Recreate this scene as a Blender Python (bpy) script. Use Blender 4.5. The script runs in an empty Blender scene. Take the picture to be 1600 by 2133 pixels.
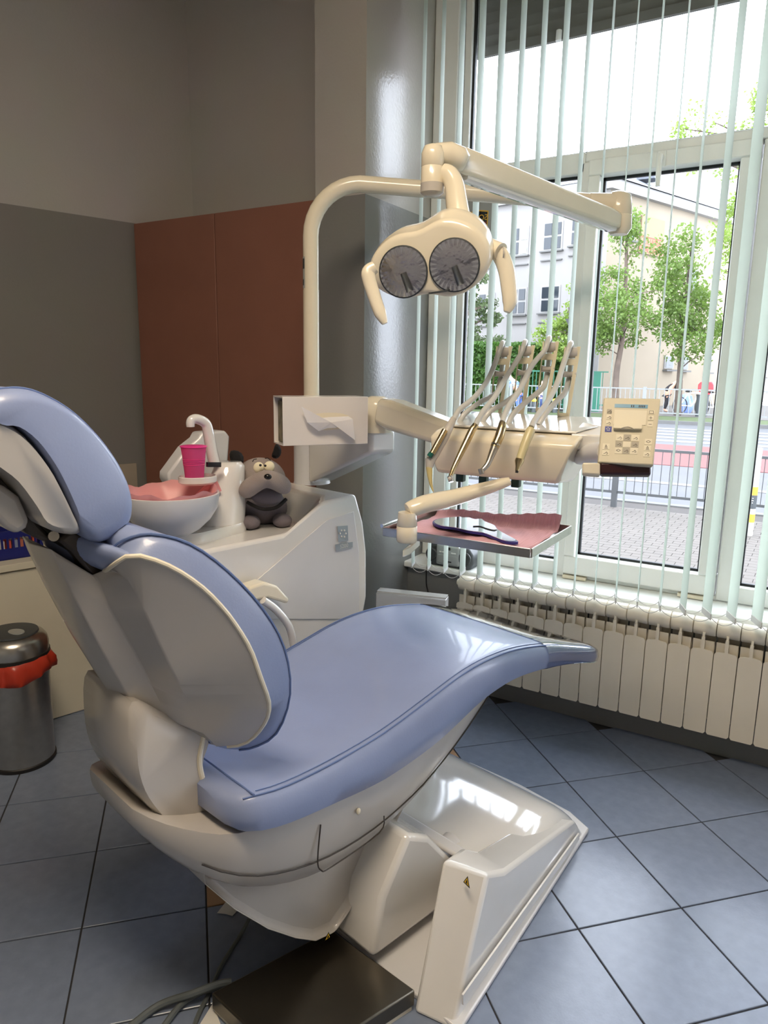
import bpy, bmesh, math, random
import numpy as np
from mathutils import Vector, Matrix
random.seed(7)
rng = np.random.default_rng(11)
# ------------------------------------------------------------------ camera
F = 1494.7; PITCH = math.radians(11.235); ROLL = math.radians(-.8545); YAW = math.radians(31.0); H = 1.45
def _rz(v):
    c, s = math.cos(YAW), math.sin(YAW)
    return np.array([c*v[0]-s*v[1], s*v[0]+c*v[1], v[2]])
_cp, _sp = math.cos(PITCH), math.sin(PITCH); _cr, _sr = math.cos(ROLL), math.sin(ROLL)
CF = np.array([0, _cp, -_sp]); _d = np.array([0, -_sp, -_cp]); _r = np.array([1., 0, 0])
CR, CD = _rz(_cr*_r+_sr*_d), _rz(-_sr*_r+_cr*_d); CF = _rz(CF)
O = np.array([0, 0, H])
scn = bpy.context.scene
col = scn.collection
cam = bpy.data.cameras.new('camera'); camo = bpy.data.objects.new('camera', cam); col.objects.link(camo)
M = Matrix(((CR[0], -CD[0], -CF[0], 0), (CR[1], -CD[1], -CF[1], 0), (CR[2], -CD[2], -CF[2], H), (0, 0, 0, 1)))
camo.matrix_world = M
cam.sensor_fit = 'VERTICAL'; cam.sensor_height = 36.0; cam.lens = F/2133*36.0
cam.clip_start = .03; cam.clip_end = 300
scn.camera = camo
# ------------------------------------------------------------------ world, sun, exposure
vs = scn.view_settings
vs.view_transform = 'Standard'; vs.look = 'None'; vs.gamma = 1; vs.use_curve_mapping = False
vs.exposure = 0.62
w = bpy.data.worlds.new('overcast'); scn.world = w; w.use_nodes = True
nt = w.node_tree; nt.nodes.clear()
o_ = nt.nodes.new('ShaderNodeOutputWorld'); bg = nt.nodes.new('ShaderNodeBackground')
tc = nt.nodes.new('ShaderNodeTexCoord'); nz = nt.nodes.new('ShaderNodeTexNoise'); rp = nt.nodes.new('ShaderNodeValToRGB')
nz.inputs['Scale'].default_value = 2.3; nz.inputs['Detail'].default_value = 3; nz.inputs['Roughness'].default_value = .5
rp.color_ramp.elements[0].position = .40; rp.color_ramp.elements[0].color = (4.3, 4.6, 5.3, 1)
rp.color_ramp.elements[1].position = .62; rp.color_ramp.elements[1].color = (5.6, 6.0, 6.9, 1)
mpw = nt.nodes.new('ShaderNodeMapping'); mpw.inputs['Location'].default_value = (1.7, .4, 2.2); nt.links.new(tc.outputs['Generated'], mpw.inputs['Vector']); nt.links.new(mpw.outputs['Vector'], nz.inputs['Vector']); nt.links.new(nz.outputs['Fac'], rp.inputs['Fac'])
nt.links.new(rp.outputs['Color'], bg.inputs['Color']); bg.inputs['Strength'].default_value = 1.1
nt.links.new(bg.outputs['Background'], o_.inputs['Surface'])
# ------------------------------------------------------------------ pixel helpers (frame 1600 x 2133)
def ray(x, y): return CR*((x-800)/F)+CD*((y-1066.5)/F)+CF
def dep(x, y, D): return O+ray(x, y)*D
def at(x, y, ax, v):
    d = ray(x, y); return O+d*((v-O[ax])/d[ax])
def fl(x, y, z=0.): return at(x, y, 2, z)
def wy(x, y, Y): return at(x, y, 1, Y)
def wx(x, y, X): return at(x, y, 0, X)
# chair frame: a along the chair (towards the feet), b to its right, z up
TH = math.radians(14.0)
A = np.array([math.sin(TH), math.cos(TH), 0]); B = np.array([math.cos(TH), -math.sin(TH), 0]); C0 = np.array([-1.112, 1.045, 0])
UZ = np.array([0, 0, 1.])
def wld(a, b, z): return C0+a*A+b*B+z*UZ
def loc(P): q = np.array(P)-C0; return np.array([q@A, q@B, P[2]])
def lb(x, y, b):
    d = ray(x, y); t = ((C0-O)@B+b)/(d@B); return loc(O+t*d)
def lz(x, y, z): return loc(fl(x, y, z))
# ------------------------------------------------------------------ materials
def lin(c):
    return tuple(((v/255)/12.92 if v/255 <= .04045 else ((v/255+.055)/1.055)**2.4) for v in c)
MATS = {}
def mat(name, rgb, rough=.5, metal=0., var=.04, scale=8., bump=0., bscale=60., coat=0., spec=.5, trans=0., sss=0.):
    m = bpy.data.materials.new(name); m.use_nodes = True; nt = m.node_tree; b = nt.nodes['Principled BSDF']
    c = lin(rgb)
    tc = nt.nodes.new('ShaderNodeTexCoord')
    if var > 0:
        n = nt.nodes.new('ShaderNodeTexNoise'); n.inputs['Scale'].default_value = scale; n.inputs['Detail'].default_value = 4
        r = nt.nodes.new('ShaderNodeValToRGB')
        r.color_ramp.elements[0].position = .3; r.color_ramp.elements[0].color = (*[v*(1-var*1.5) for v in c], 1)
        r.color_ramp.elements[1].position = .7; r.color_ramp.elements[1].color = (*[min(1, v*(1+var)) for v in c], 1)
        nt.links.new(tc.outputs['Object'], n.inputs['Vector']); nt.links.new(n.outputs['Fac'], r.inputs['Fac'])
        nt.links.new(r.outputs['Color'], b.inputs['Base Color'])
    else:
        b.inputs['Base Color'].default_value = (*c, 1)
    b.inputs['Roughness'].default_value = rough; b.inputs['Metallic'].default_value = metal
    b.inputs['Specular IOR Level'].default_value = spec; b.inputs['Coat Weight'].default_value = coat
    b.inputs['Coat Roughness'].default_value = .08
    b.inputs['Transmission Weight'].default_value = trans
    if bump > 0:
        n2 = nt.nodes.new('ShaderNodeTexNoise'); n2.inputs['Scale'].default_value = bscale; n2.inputs['Detail'].default_value = 3
        bp = nt.nodes.new('ShaderNodeBump'); bp.inputs['Strength'].default_value = bump; bp.inputs['Distance'].default_value = .004
        nt.links.new(tc.outputs['Object'], n2.inputs['Vector']); nt.links.new(n2.outputs['Fac'], bp.inputs['Height'])
        nt.links.new(bp.outputs['Normal'], b.inputs['Normal'])
    MATS[name] = m
    return m
def two_tone(name, lo, hi, zb, rough=.75):
    m = mat(name, lo, rough=rough, var=0, bump=.15, bscale=90); nt = m.node_tree; b = nt.nodes['Principled BSDF']
    g = nt.nodes.new('ShaderNodeNewGeometry'); s = nt.nodes.new('ShaderNodeSeparateXYZ'); c = nt.nodes.new('ShaderNodeMath'); c.operation = 'GREATER_THAN'
    c.inputs[1].default_value = zb; mx = nt.nodes.new('ShaderNodeMix'); mx.data_type = 'RGBA'
    n = nt.nodes.new('ShaderNodeTexNoise'); n.inputs['Scale'].default_value = 3; n.inputs['Detail'].default_value = 5
    mul = nt.nodes.new('ShaderNodeMix'); mul.data_type = 'RGBA'; mul.blend_type = 'MULTIPLY'; mul.inputs['Factor'].default_value = .12
    nt.links.new(g.outputs['Position'], s.inputs[0]); nt.links.new(s.outputs['Z'], c.inputs[0]); nt.links.new(c.outputs[0], mx.inputs['Factor'])
    mx.inputs[6].default_value = (*lin(lo), 1); mx.inputs[7].default_value = (*lin(hi), 1)
    nt.links.new(g.outputs['Position'], n.inputs['Vector'])
    nt.links.new(mx.outputs[2], mul.inputs[6]); nt.links.new(n.outputs['Color'], mul.inputs[7]); nt.links.new(mul.outputs[2], b.inputs['Base Color'])
    return m
def clear(name, tint=(1, 1, 1), gloss=.12, rough=.02):
    m = bpy.data.materials.new(name); m.use_nodes = True; nt = m.node_tree; nt.nodes.clear()
    o = nt.nodes.new('ShaderNodeOutputMaterial'); t = nt.nodes.new('ShaderNodeBsdfTransparent'); g = nt.nodes.new('ShaderNodeBsdfGlossy')
    g.inputs['Roughness'].default_value = rough; t.inputs['Color'].default_value = (*tint, 1)
    f = nt.nodes.new('ShaderNodeFresnel'); f.inputs['IOR'].default_value = 1.35
    ad = nt.nodes.new('ShaderNodeMath'); ad.operation = 'MULTIPLY'; ad.inputs[1].default_value = gloss*8
    ad.use_clamp = True
    mx = nt.nodes.new('ShaderNodeMixShader')
    nt.links.new(f.outputs[0], ad.inputs[0]); nt.links.new(ad.outputs[0], mx.inputs[0])
    nt.links.new(t.outputs[0], mx.inputs[1]); nt.links.new(g.outputs[0], mx.inputs[2]); nt.links.new(mx.outputs[0], o.inputs['Surface'])
    MATS[name] = m; return m
def translucent(name, rgb, amt=.45, rough=.7, transp=0.):
    m = mat(name, rgb, rough=rough, var=.03); nt = m.node_tree; b = nt.nodes['Principled BSDF']; o = nt.nodes['Material Output']
    t = nt.nodes.new('ShaderNodeBsdfTranslucent'); t.inputs['Color'].default_value = (*lin(rgb), 1)
    mx = nt.nodes.new('ShaderNodeMixShader'); mx.inputs[0].default_value = amt
    nt.links.new(b.outputs[0], mx.inputs[1]); nt.links.new(t.outputs[0], mx.inputs[2])
    last = mx
    if transp > 0:
        tr = nt.nodes.new('ShaderNodeBsdfTransparent'); tr.inputs['Color'].default_value = (*lin(rgb), 1)
        m2 = nt.nodes.new('ShaderNodeMixShader'); m2.inputs[0].default_value = transp
        nt.links.new(mx.outputs[0], m2.inputs[1]); nt.links.new(tr.outputs[0], m2.inputs[2]); last = m2
    nt.links.new(last.outputs[0], o.inputs['Surface'])
    return m
def emit(name, rgb, st):
    m = bpy.data.materials.new(name); m.use_nodes = True; b = m.node_tree.nodes['Principled BSDF']
    b.inputs['Emission Color'].default_value = (*lin(rgb), 1); b.inputs['Emission Strength'].default_value = st
    b.inputs['Base Color'].default_value = (*lin(rgb), 1); MATS[name] = m; return m

WHITE = mat('white_enamel', (228, 225, 220), rough=.12, var=.015, coat=1.)
SHELL = mat('shell_plastic', (190, 184, 176), rough=.26, var=.02, coat=.4)
GREYSHELL = mat('grey_panel', (214, 213, 214), rough=.28, var=.015, coat=.3)
CREAM = mat('cream_plastic', (232, 222, 198), rough=.22, var=.02, coat=.4)
BLUE = mat('blue_vinyl', (140, 153, 188), rough=.36, var=.03, bump=.05, bscale=220, coat=.3)
BLUES = mat('blue_seam', (98, 118, 164), rough=.6)
DARK = mat('dark_rubber', (30, 28, 27), rough=.55)
BRACKET = mat('dark_bracket', (62, 54, 47), rough=.35, metal=.4)
STEEL = mat('brushed_steel', (190, 186, 178), rough=.28, metal=1., var=.06, scale=30)
DSTEEL = mat('dull_steel_plate', (112, 106, 95), rough=.30, metal=1., var=.08, scale=6)
CHROME = mat('chrome', (215, 215, 215), rough=.1, metal=1., var=0)
BRASSY = mat('warm_metal', (205, 186, 146), rough=.2, metal=1., var=.02)
HOSE = mat('grey_hose', (198, 198, 194), rough=.3, coat=.3)
PVC = mat('window_pvc', (232, 234, 230), rough=.35, var=.02)
PVCG = mat('gasket', (22, 26, 28), rough=.6, var=0)
GLASS = clear('window_glass', (.99, 1.0, .995), .035)
FILM = clear('plastic_film', (.96, .97, 1.0), .26, .05)
VANE = translucent('vane_fabric', (196, 206, 194), .3)
CHAIN = mat('bead_chain', (205, 205, 200), rough=.5)
RADM = mat('radiator_enamel', (222, 214, 196), rough=.35, var=.02, coat=.2)
TILE = mat('grey_blue_tile', (122, 133, 154), rough=.24, var=.06, scale=26, bump=.05, bscale=160)
TILE2 = mat('tan_tile', (170, 132, 96), rough=.5, var=.05)
GROUT = mat('grout', (52, 52, 54), rough=.9)
WALLL = two_tone('wall_paint_left', (132, 129, 124), (184, 180, 174), 2.145)
WALLC = two_tone('wall_paint_column', (126, 126, 123), (172, 168, 161), 2.11, .22)
REVEAL = mat('reveal_plaster', (222, 224, 222), rough=.5)
CEIL = mat('ceiling_paint', (210, 206, 198), rough=.9)
REDP = mat('terracotta_panel', (138, 92, 76), rough=.5, var=.03)
CABW = mat('cabinet_laminate', (214, 207, 188), rough=.45, var=.02)
BEIGE = mat('beige_panel', (168, 156, 138), rough=.6)
PLUSH = mat('grey_plush', (158, 146, 140), rough=.95, var=.05, bump=.5, bscale=400)
PLUSHD = mat('dark_plush', (112, 104, 108), rough=.95, var=.05, bump=.5, bscale=400)
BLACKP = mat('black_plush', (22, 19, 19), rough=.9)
EYEW = mat('eye_felt', (240, 230, 196), rough=.8)
GLOSSBLK = mat('gloss_black', (14, 12, 12), rough=.12)
PINKCUP = translucent('pink_cup_plastic', (255, 120, 186), .4, .25, .35)
PINKBIB = translucent('pink_bib', (244, 196, 206), .25, .8)
PINKLIN = translucent('pink_liner', (252, 186, 186), .3, .35, .12)
REDBAG = translucent('red_bag', (205, 66, 44), .25, .3)
TISSUE = translucent('tissue_paper', (236, 234, 236), .3)
ACRYL = mat('tissue_holder_acrylic', (226, 220, 214), rough=.2, var=.01, coat=.4)
BOXC = mat('tissue_carton', (124, 116, 92), rough=.8, var=.3, scale=40)
MIRROR = mat('mirror', (235, 238, 242), rough=.03, metal=1., var=0)
NAVY = mat('navy_plastic', (42, 40, 120), rough=.4)
BASKET = mat('blue_basket', (20, 28, 110), rough=.45)
MAROON = mat('maroon_grip', (52, 22, 26), rough=.3, var=.03)
PANELG = mat('keypad_panel', (214, 205, 178), rough=.45, var=.01)
KEYL = mat('key_pale', (232, 224, 200), rough=.5, var=0)
KEYD = mat('key_grey', (176, 168, 150), rough=.5, var=0)
INK = mat('ink', (60, 54, 50), rough=.7, var=0)
LCD = mat('lcd', (120, 168, 196), rough=.2, var=0)
LOGOB = mat('logo_blue', (34, 52, 150), rough=.4, var=0)
GREENB = mat('green_button', (20, 96, 84), rough=.3)
DGREEN = mat('dark_green_plastic', (14, 52, 44), rough=.4)
SILVER = mat('silver_plastic', (176, 180, 178), rough=.3, metal=.5)
CHAR = mat('charcoal_plastic', (58, 62, 64), rough=.45)
YELLOW = mat('warning_yellow', (232, 186, 40), rough=.5, var=0)
BADGE = mat('badge_silver', (168, 176, 184), rough=.3, metal=.6)
PAPER = mat('paper', (222, 220, 214), rough=.8)
CABLE = mat('grey_cable', (92, 98, 98), rough=.5)
LENS = clear('lamp_lens', (.97, .97, .98), .12, .05)
REFLECT = mat('reflector', (206, 202, 204), rough=.24, metal=.8, var=.0, bump=1., bscale=30)
# ------------------------------------------------------------------ mesh builder
class MB:
    def __init__(s): s.v = []; s.f = []
    def add(s, vs, fs):
        k = len(s.v); s.v += [tuple(map(float, p)) for p in vs]; s.f += [tuple(i+k for i in f) for f in fs]; return s
    def box8(s, c):   # 4 bottom, 4 top
        return s.add(c, [(3, 2, 1, 0), (4, 5, 6, 7), (0, 1, 5, 4), (1, 2, 6, 5), (2, 3, 7, 6), (3, 0, 4, 7)])
    def box(s, c, size, ax=None):
        ax = ax or (np.array([1., 0, 0]), np.array([0, 1., 0]), UZ); c = np.array(c, float); h = [v/2 for v in size]
        P = [c+ax[0]*h[0]*i+ax[1]*h[1]*j+ax[2]*h[2]*k for k in (-1, 1) for i, j in ((-1, -1), (1, -1), (1, 1), (-1, 1))]
        return s.box8(P)
    def bb(s, x0, x1, y0, y1, z0, z1): return s.box(((x0+x1)/2, (y0+y1)/2, (z0+z1)/2), (abs(x1-x0), abs(y1-y0), abs(z1-z0)))
    def loft(s, rings, cap=True, closed=True):
        n = len(rings[0]); vs = [p for r in rings for p in r]; fs = []
        for i in range(len(rings)-1):
            for j in range(n if closed else n-1):
                k = (j+1) % n; fs.append((i*n+j, i*n+k, (i+1)*n+k, (i+1)*n+j))
        if cap and closed: fs.append(tuple(range(n-1, -1, -1))); fs.append(tuple((len(rings)-1)*n+j for j in range(n)))
        return s.add(vs, fs)
    def prism(s, poly0, poly1): return s.loft([poly0, poly1])
    def tube(s, path, r, n=12, cap=True, flat=None):
        path = [np.array(p, float) for p in path]; m = len(path); rs = r if hasattr(r, '__len__') else [r]*m
        rings = []; up = None
        for i in range(m):
            t = path[min(i+1, m-1)]-path[max(i-1, 0)]; t = t/np.linalg.norm(t)
            if up is None:
                up = np.array([0, 0, 1.]) if abs(t[2]) < .9 else np.array([1., 0, 0])
            up = up-t*(up@t); up = up/np.linalg.norm(up); sd = np.cross(t, up)
            fx = flat or 1.
            rings.append([path[i]+rs[i]*(math.cos(q)*up+math.sin(q)*sd*fx) for q in np.linspace(0, 2*math.pi, n, endpoint=False)])
        return s.loft(rings, cap)
    def lathe(s, base, prof, n=32, ax=None, sx=1., sy=1., cap=True):
        base = np.array(base, float); ax = ax or (np.array([1., 0, 0]), np.array([0, 1., 0]), UZ)
        rings = [[base+ax[0]*r*sx*math.cos(q)+ax[1]*r*sy*math.sin(q)+ax[2]*z for q in np.linspace(0, 2*math.pi, n, endpoint=False)] for r, z in prof]
        return s.loft(rings, cap)
    def ell(s, c, r, ax=None, n=20, m=12):
        ax = ax or (np.array([1., 0, 0]), np.array([0, 1., 0]), UZ); c = np.array(c, float)
        prof = [(math.sin(t), -math.cos(t)) for t in np.linspace(.02, math.pi-.02, m)]
        rings = [[c+ax[0]*r[0]*p*math.cos(q)+ax[1]*r[1]*p*math.sin(q)+ax[2]*r[2]*z for q in np.linspace(0, 2*math.pi, n, endpoint=False)] for p, z in prof]
        return s.loft(rings)
    def quad(s, a, b, c, d): return s.add([a, b, c, d], [(0, 1, 2, 3)])
    def puffy(s, prof, mid, half, frame, p=2.6, steps=9, inset=.75):
        """closed profile of 3D points in the plane through 'mid'; swept along 'frame' with rounded ends"""
        pr = [np.array(q, float) for q in prof]; c = sum(pr)/len(pr); rings = []
        for t in np.linspace(-1, 1, steps):
            sc = inset+(1-inset)*(max(0, 1-abs(t)**p))**(1/p)
            off = frame*half*t
            rings.append([c+(q-c)*sc+off for q in pr])
        return s.loft(rings)
def smoothpoly(pts, n=6, closed=False):
    """Catmull-Rom resample"""
    P = [np.array(p, float) for p in pts]; out = []; m = len(P)
    for i in range(m if closed else m-1):
        g = lambda k: P[k % m] if closed else P[min(max(k, 0), m-1)]
        p0, p1, p2, p3 = g(i-1), g(i), g(i+1), g(i+2)
        for t in np.linspace(0, 1, n, endpoint=False):
            out.append(.5*((2*p1)+(-p0+p2)*t+(2*p0-5*p1+4*p2-p3)*t*t+(-p0+3*p1-3*p2+p3)*t**3))
    if not closed: out.append(P[-1])
    return out
def resample(pts, n):
    P = np.array(pts, float); d = np.r_[0, np.cumsum(np.linalg.norm(np.diff(P, axis=0), axis=1))]
    t = np.linspace(0, d[-1], n); return np.stack([np.interp(t, d, P[:, k]) for k in range(P.shape[1])], 1)
def mesh(name, mb, m, smooth=40):
    me = bpy.data.meshes.new(name); me.from_pydata(mb.v, [], mb.f); me.validate()
    b = bmesh.new(); b.from_mesh(me); bmesh.ops.recalc_face_normals(b, faces=b.faces[:]); b.to_mesh(me); b.free()
    if m: me.materials.append(m)
    if smooth:
        me.polygons.foreach_set('use_smooth', [True]*len(me.polygons)); me.set_sharp_from_angle(angle=math.radians(smooth))
    return me
def setp(o, label=None, cat=None, group=None, kind=None):
    for k, v in (('label', label), ('category', cat), ('group', group), ('kind', kind)):
        if v: o[k] = v
    return o
def bev(o, wdt, seg=2, ang=35):
    md = o.modifiers.new('bevel', 'BEVEL'); md.width = wdt; md.segments = seg; md.limit_method = 'ANGLE'; md.angle_limit = math.radians(ang); return o
def sub(o, lv=1):
    md = o.modifiers.new('sub', 'SUBSURF'); md.levels = lv; md.render_levels = lv; return o
class Thing:
    def __init__(s, name, label, cat, loc_, group=None, kind=None):
        s.loc = np.array(loc_, float); s.o = bpy.data.objects.new(name, None); s.o.empty_display_size = .05
        col.objects.link(s.o); s.o.location = tuple(s.loc); setp(s.o, label, cat, group, kind)
    def part(s, name, mb, m, parent=None, label=None, bevel=0, smooth=40, seg=2, sb=0, kind=None):
        q = MB(); q.v = [tuple(np.array(p)-s.loc) for p in mb.v]; q.f = mb.f
        o = bpy.data.objects.new(name, mesh(name, q, m, smooth)); col.objects.link(o); o.parent = parent or s.o
        if label: o['label'] = label
        if kind: o['kind'] = kind
        if sb: sub(o, sb)
        if bevel: bev(o, bevel, seg)
        return o
    def inst(s, name, me, loc_, parent=None, rot=0.):
        o = bpy.data.objects.new(name, me); col.objects.link(o); o.parent = parent or s.o
        o.location = tuple(np.array(loc_)-s.loc); o.rotation_euler = (0, 0, rot); return o
def solo(name, mb, m, label=None, cat=None, group=None, kind=None, bevel=0, smooth=40, seg=2, sb=0):
    V = np.array(mb.v); c = np.array([(V[:, 0].min()+V[:, 0].max())/2, (V[:, 1].min()+V[:, 1].max())/2, V[:, 2].min()])
    q = MB(); q.v = [tuple(p-c) for p in V]; q.f = mb.f
    o = bpy.data.objects.new(name, mesh(name, q, m, smooth)); col.objects.link(o); o.location = tuple(c)
    setp(o, label, cat, group, kind)
    if sb: sub(o, sb)
    if bevel: bev(o, bevel, seg)
    return o
def text_mb(txt, origin, xd, yd, size, depth=.0006, align='CENTER'):
    cu = bpy.data.curves.new('t', 'FONT'); cu.body = txt; cu.size = 1; cu.align_x = align; cu.align_y = 'CENTER'; cu.extrude = 0
    ob = bpy.data.objects.new('t', cu); col.objects.link(ob)
    dg = bpy.context.evaluated_depsgraph_get(); me = bpy.data.meshes.new_from_object(ob.evaluated_get(dg))
    mb = MB(); o = np.array(origin, float)
    mb.add([o+xd*v.co.x*size+yd*v.co.y*size for v in me.vertices], [tuple(p.vertices) for p in me.polygons])
    bpy.data.objects.remove(ob); bpy.data.curves.remove(cu); bpy.data.meshes.remove(me)
    return mb
def unit(v): v = np.array(v, float); return v/np.linalg.norm(v)
# ================================================================== the room
ZC = 3.35
LW = np.array([.276, .961, 0]); LN = np.array([.961, -.276, 0])          # left wall: direction and inward normal
def lwp(y, off=0.): t = (y-2.55)/.961; return np.array([-3.04, 2.55, 0])+LW*t+LN*off
def slab(p0, p1, nrm, th, z0, z1):
    q = [p0, p1, p1-nrm*th, p0-nrm*th]
    return MB().box8([np.array([p[0], p[1], z0]) for p in q]+[np.array([p[0], p[1], z1]) for p in q])
solo('wall_left', slab(lwp(-3.2), lwp(3.1), LN, .15, -.05, ZC), WALLL, kind='structure')
solo('wall_back', MB().bb(-3.05, -1.75, 2.90, 3.15, -.05, ZC), WALLL, kind='structure')
solo('wall_column', MB().bb(-1.826, -1.589, 2.47, 3.40, -.05, ZC), WALLC, kind='structure')
solo('wall_window', MB().bb(-1.60, 2.3, 2.87, 3.25, -.05, .545), WALLC, kind='structure')
solo('wall_window_head', MB().bb(-1.60, 2.3, 3.02, 3.40, 3.10, ZC), WALLC, kind='structure')
solo('wall_right', MB().bb(2.3, 2.45, -3.2, 3.4, -.05, ZC), CEIL, kind='structure')
solo('wall_rear', MB().bb(-4.8, 2.45, -3.35, -3.2, -.05, ZC), CEIL, kind='structure')
solo('ceiling', MB().bb(-4.8, 2.45, -3.35, 3.4, ZC, ZC+.1), CEIL, kind='structure')
solo('trim_1', MB().bb(-1.60, 2.3, 2.835, 3.03, .545, .572), PVC, kind='structure', bevel=.006)     # window sill
q0, q1 = lwp(1.2, .012), lwp(2.53, .012)
solo('trim_2', slab(q0, q1, LN, .011, .66, .95), BEIGE, kind='structure')
# floor: grout bed plus single tiles laid diagonally
flo = Thing('floor', None, None, (0, 0, 0), kind='structure')
flo.part('grout_bed', MB().bb(-4.8, 2.45, -3.35, 3.3, -.06, -.004), GROUT)
T = H/4.562; fa = 0.26307
def cell(i, j):
    X = (1.8624+i*math.cos(fa)+j*math.sin(fa))*T; Y = (8.3668+i*math.sin(fa)-j*math.cos(fa))*T
    c, s = math.cos(YAW), math.sin(YAW); return np.array([c*X-s*Y, s*X+c*Y, 0])
def tile_mesh(m):
    g = T-.0045; b = .0015; z0, z1, z2 = -.008, -.001, 0.
    rings = [[(sx*h, sy*h, z) for sx, sy in ((-.5, -.5), (.5, -.5), (.5, .5), (-.5, .5))] for h, z in ((g, z0), (g, z1), (g-2*b, z2))]
    return mesh('tile', MB().loft(rings), m, 20)
TM, TM2 = tile_mesh(TILE), tile_mesh(TILE2)
ang = fa+YAW
ti = []
for i in range(-12, 9):
    for j in range(-6, 13):
        c = cell(i+.5, j+.5)
        if c[1] > 2.98 or c[0] > 2.2 or c[0] < lwp(c[1])[0]-.1 or c[1] < -.9: continue
        px = (c-O); d = px@CF; ti.append((d, i, j, c))
for d, i, j, c in ti:
    flo.inst('tile', TM2 if (-4 <= i <= -2 and 0 <= j <= 1) else TM, c, rot=ang)
# the room's warm rectangular ceiling lamp, above and behind the camera (it shows as highlights on the lamp head)
LAMPM = emit('lamp_diffuser', (255, 235, 208), 19)
x, y = -.4, .2
t = Thing('ceiling_lamp_offscreen', 'flat rectangular ceiling lamp with warm white diffuser', 'lamp', (x, y, ZC-.08))
t.part('frame', MB().bb(x-.64, x+.64, y-.34, y+.34, ZC-.05, ZC), WHITE)
t.part('diffuser', MB().bb(x-.6, x+.6, y-.30, y+.30, ZC-.08, ZC-.05), LAMPM)
# window
wn = Thing('window_1', None, None, (-.5, 3.03, .575), kind='structure')
def fb(name, x0, x1, z0, z1, y0=2.985, y1=3.075, m=None, bv=.005): return wn.part(name, MB().bb(x0, x1, y0, y1, z0, z1), m or PVC, bevel=bv)
Y0, Y1 = 3.005, 3.085
fb('outer_frame', -1.588, -1.475, .575, 3.10, Y0, Y1)
fb('frame_bead', -1.455, -1.422, .66, 3.06, Y0+.02, Y1)
fb('gasket', -1.475, -1.455, .62, 3.08, Y0+.04, Y1-.01, PVCG, 0)
fb('bottom_rail', -1.455, -.93, .575, .635, Y0, Y1)
fb('bottom_rail', -.20, .86, .575, .64, Y0, Y1); fb('bottom_rail', .94, 2.3, .575, .64, Y0, Y1); fb('bottom_rail', -.882, -.275, .573, .592, Y0, Y1)
fb('transom', -1.475, -.905, 2.222, 2.30, Y0, Y1)
fb('transom', -.905, 2.3, 2.262, 2.30, Y0, Y1)
fb('mullion', -.925, -.882, .575, 2.262, Y0, Y1)
fb('mullion', -.275, -.20, .575, 2.262, Y0, Y1)
fb('mullion', .86, .94, .575, 2.262, Y0, Y1)
fb('head_frame', -1.475, 2.3, 3.04, 3.10, Y0, Y1)
fb('sash_bottom', -.884, -.279, .592, .672, Y0-.02, Y1-.015)
fb('sash_top', -.884, -.279, 2.204, 2.264, Y0-.02, Y1-.015)
fb('sash_stile', -.884, -.838, .672, 2.204, Y0-.02, Y1-.015)
fb('sash_stile', -.344, -.279, .672, 2.204, Y0-.02, Y1-.015)
for nm, x0, x1, z0, z1 in (('', -.838, -.344, .672, 2.204), ('', -1.422, -.925, .635, 2.222), ('', -.20, .86, .64, 2.262), ('', -1.422, 2.3, 2.30, 3.04)):
    g = .010
    mb = MB(); mb.bb(x0, x1, 3.04, 3.056, z0, z0+g); mb.bb(x0, x1, 3.04, 3.056, z1-g, z1); mb.bb(x0, x0+g, 3.04, 3.056, z0, z1); mb.bb(x1-g, x1, 3.04, 3.056, z0, z1)
    wn.part('gasket', mb, PVCG)
    wn.part('pane', MB().bb(x0, x1, 3.046, 3.050, z0, z1), GLASS)
hd = wn.part('handle', MB().tube([(-.613, 2.985, 2.235), (-.613, 2.95, 2.235), (-.613, 2.948, 2.22), (-.611, 2.948, 2.13)], [.012, .011, .011, .009], 10), PVC)
wn.part('handle_plate', MB().bb(-.63, -.596, 2.975, 2.986, 2.2, 2.262), PVC, bevel=.006)
for x in (-.83, -.36): wn.part('hinge', MB().bb(x-.05, x+.05, 2.975, 3.0, .575, .588), CREAM)
# security sticker on the pane, printed side out, so it reads reversed from indoors
s0 = wy(975, 437, 3.040); s1 = wy(1027, 437, 3.040); s2 = wy(1000, 515, 3.040)
stk = Thing('window_sticker', 'grey sticker with black and gold shield on the window pane, lettering reversed', 'sticker', (s0[0], 3.036, s2[2]))
stk.part('sheet', MB().bb(-1.421, s1[0], 3.0372, 3.0392, s2[2], 2.20), mat('sticker_grey', (150, 150, 148), rough=.6))
cx = (wy(973, 470, 3.04)[0]+wy(1018, 470, 3.04)[0])/2; cz = wy(996, 466, 3.04)[2]; hw = .046
def shield(s, y): return [np.array([cx+s*u, y, cz+s*v]) for u, v in ((-.046, .045), (0, .052), (.046, .045), (.044, -.01), (.03, -.045), (0, -.066), (-.03, -.045), (-.044, -.01))]
stk.part('shield_rim', MB().prism(shield(1.08, 3.0368), shield(1.08, 3.0371)), mat('gold_print', (212, 164, 52), rough=.5, var=0), smooth=0)
stk.part('shield', MB().prism(shield(.98, 3.0362), shield(.98, 3.0366)), GLOSSBLK, smooth=0)
stk.part('lettering', text_mb('SOLID', (cx, 3.0358, cz+.022), np.array([-1., 0, 0]), UZ, .034), MATS['gold_print'], smooth=0)
stk.part('lettering', text_mb('SECURITY', (cx, 3.0358, cz-.003), np.array([-1., 0, 0]), UZ, .019), mat('red_print', (190, 40, 60), rough=.5, var=0), smooth=0)
stk.part('wing_mark', MB().prism([np.array([cx+u, 3.0359, cz+v]) for u, v in ((-.03, -.02), (.0, -.03), (.03, -.018), (.004, -.04))], [np.array([cx+u, 3.0361, cz+v]) for u, v in ((-.03, -.02), (.0, -.03), (.03, -.018), (.004, -.04))]), PAPER, smooth=0)
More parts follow.
